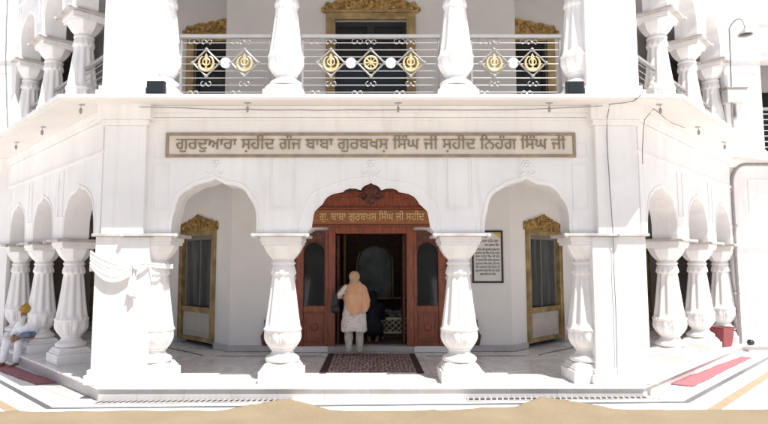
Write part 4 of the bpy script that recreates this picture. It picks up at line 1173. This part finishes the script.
k=MB()
k.capsule(V(-.07,.06,HP+.06),V(.07,.06,HP+.06),.15,.15); k.capsule(V(0,.07,HP+.12),V(0,.06,HP+.36),.165,.16); k.capsule(V(-.08,.05,HP+.42),V(.08,.05,HP+.42),.145,.145); k.capsule(V(-.14,.04,HP+.50),V(.14,.04,HP+.50),.085,.085)
for sx in (-1,1):
    k.capsule(V(sx*.18,.04,HP+.49),V(sx*.235,-.02,HP+.31),.078,.066); k.capsule(V(sx*.09,.0,HP+.06),V(sx*.12,-.20,HP+.12),.12,.10)
organic(k,'tunic','whitecloth',man,.010,3,.03,.1)
k=MB()
for sx in (-1,1):
    kn=V(sx*.14,-.33,HP+.17 if sx<0 else HP+.13); an=Vector(V(sx*.12,-.43 if sx<0 else -.36,.13))
    k.capsule(V(sx*.09,.03,HP+.03),kn,.105,.085); k.capsule(kn,an,.083,.066)
organic(k,'trousers','whitecloth',man,.010,3,.03,.09)
h=MB(); c=Vector(hc)
h.ball(c+Vector((0,.02,.115)),.125,20,14,(1.0,1.05,.85)); 
for q in range(4): h.tube([c+Vector(((.116-.010*q*q)*cos(t),.02+(.122-.010*q*q)*sin(t),.072+.036*q+ .045*(-sin(t))*(1 if q%2 else .3)+.02*cos(t)*(1 if q%2 else -1))) for t in [2*pi*i/24 for i in range(24)]],.022,8,closed=True)
organic(h,'turban','turban',man,.007,2)
h=MB().ball(c+Vector((0,-.075,-.085)),.07,16,12,(1,.75,1.3)).ball(c+Vector((0,-.07,-.16)),.045,12,10,(1,.7,1.3)).capsule(c+Vector((-.07,-.03,-.04)),c+Vector((-.02,-.09,-.055)),.025,.02).capsule(c+Vector((.07,-.03,-.04)),c+Vector((.02,-.09,-.055)),.025,.02)
organic(h,'beard','beard',man,.007,2,.012,.02)
ey=MB()
for sx in (-1,1): ey.ball(tuple(wloc(man)+c+Vector((sx*.032,-.086,.018))),.009,10,8)
ey.build('eyes','hairdark',man,smooth=True)
# bundle on his lap
Rm=Matrix.Rotation(radians(-10),3,'Z')
bp_=Vector((-mx_,my_,0))+Rm@Vector((.14,-.20,HP+.215))
bu=thing('cloth_bundle','folded slate blue cloth on the lap of the seated turbaned person','cloth',tuple(bp_))
bu.rotation_euler=(0,0,radians(-10))
q=MB().capsule((-.02,0,.03),(.17,.03,.05),.05,.045).capsule((.0,-.06,.02),(.15,-.05,.04),.045,.04)
organic(q,'folded_cloth','bluebag',bu,.008,3,.02,.05)

# ------------------------------------------------------------------ light, sky, camera
sx,sy,sz=.27,-.36,.86
el=math.asin(sz/sqrt(sx*sx+sy*sy+sz*sz))
w=bpy.data.worlds.new('World'); sc.world=w; w.use_nodes=True
nt=w.node_tree; bgN=nt.nodes['Background']
sk=nt.nodes.new('ShaderNodeTexSky'); sk.sky_type='NISHITA'; sk.sun_disc=False; sk.sun_elevation=el; sk.sun_rotation=math.atan2(sx,sy)
sk.air_density=1.0; sk.dust_density=2.5; sk.ozone_density=1.
nt.links.new(sk.outputs[0],bgN.inputs['Color']); bgN.inputs['Strength'].default_value=.08
ld=bpy.data.lights.new('sun','SUN'); ld.energy=5.0; ld.angle=radians(.5); ld.color=(1,.955,.90)
lo=bpy.data.objects.new('sun',ld); C.objects.link(lo); lo.rotation_euler=Vector((sx,sy,sz)).to_track_quat('Z','Y').to_euler(); lo.location=(10,-10,40)

cd_=bpy.data.cameras.new('camera'); cd_.sensor_width=36; cd_.lens=595/768*36; cd_.clip_end=600; cd_.clip_start=.1; cd_.shift_x=SHIFT
co=bpy.data.objects.new('camera',cd_); C.objects.link(co); sc.camera=co
co.matrix_world=CAM
sc.view_settings.view_transform='Standard'; sc.view_settings.look='None'; sc.view_settings.gamma=1; sc.view_settings.exposure=.74
sc.view_settings.use_curve_mapping=False
sc.cycles.max_bounces=12; sc.cycles.diffuse_bounces=8
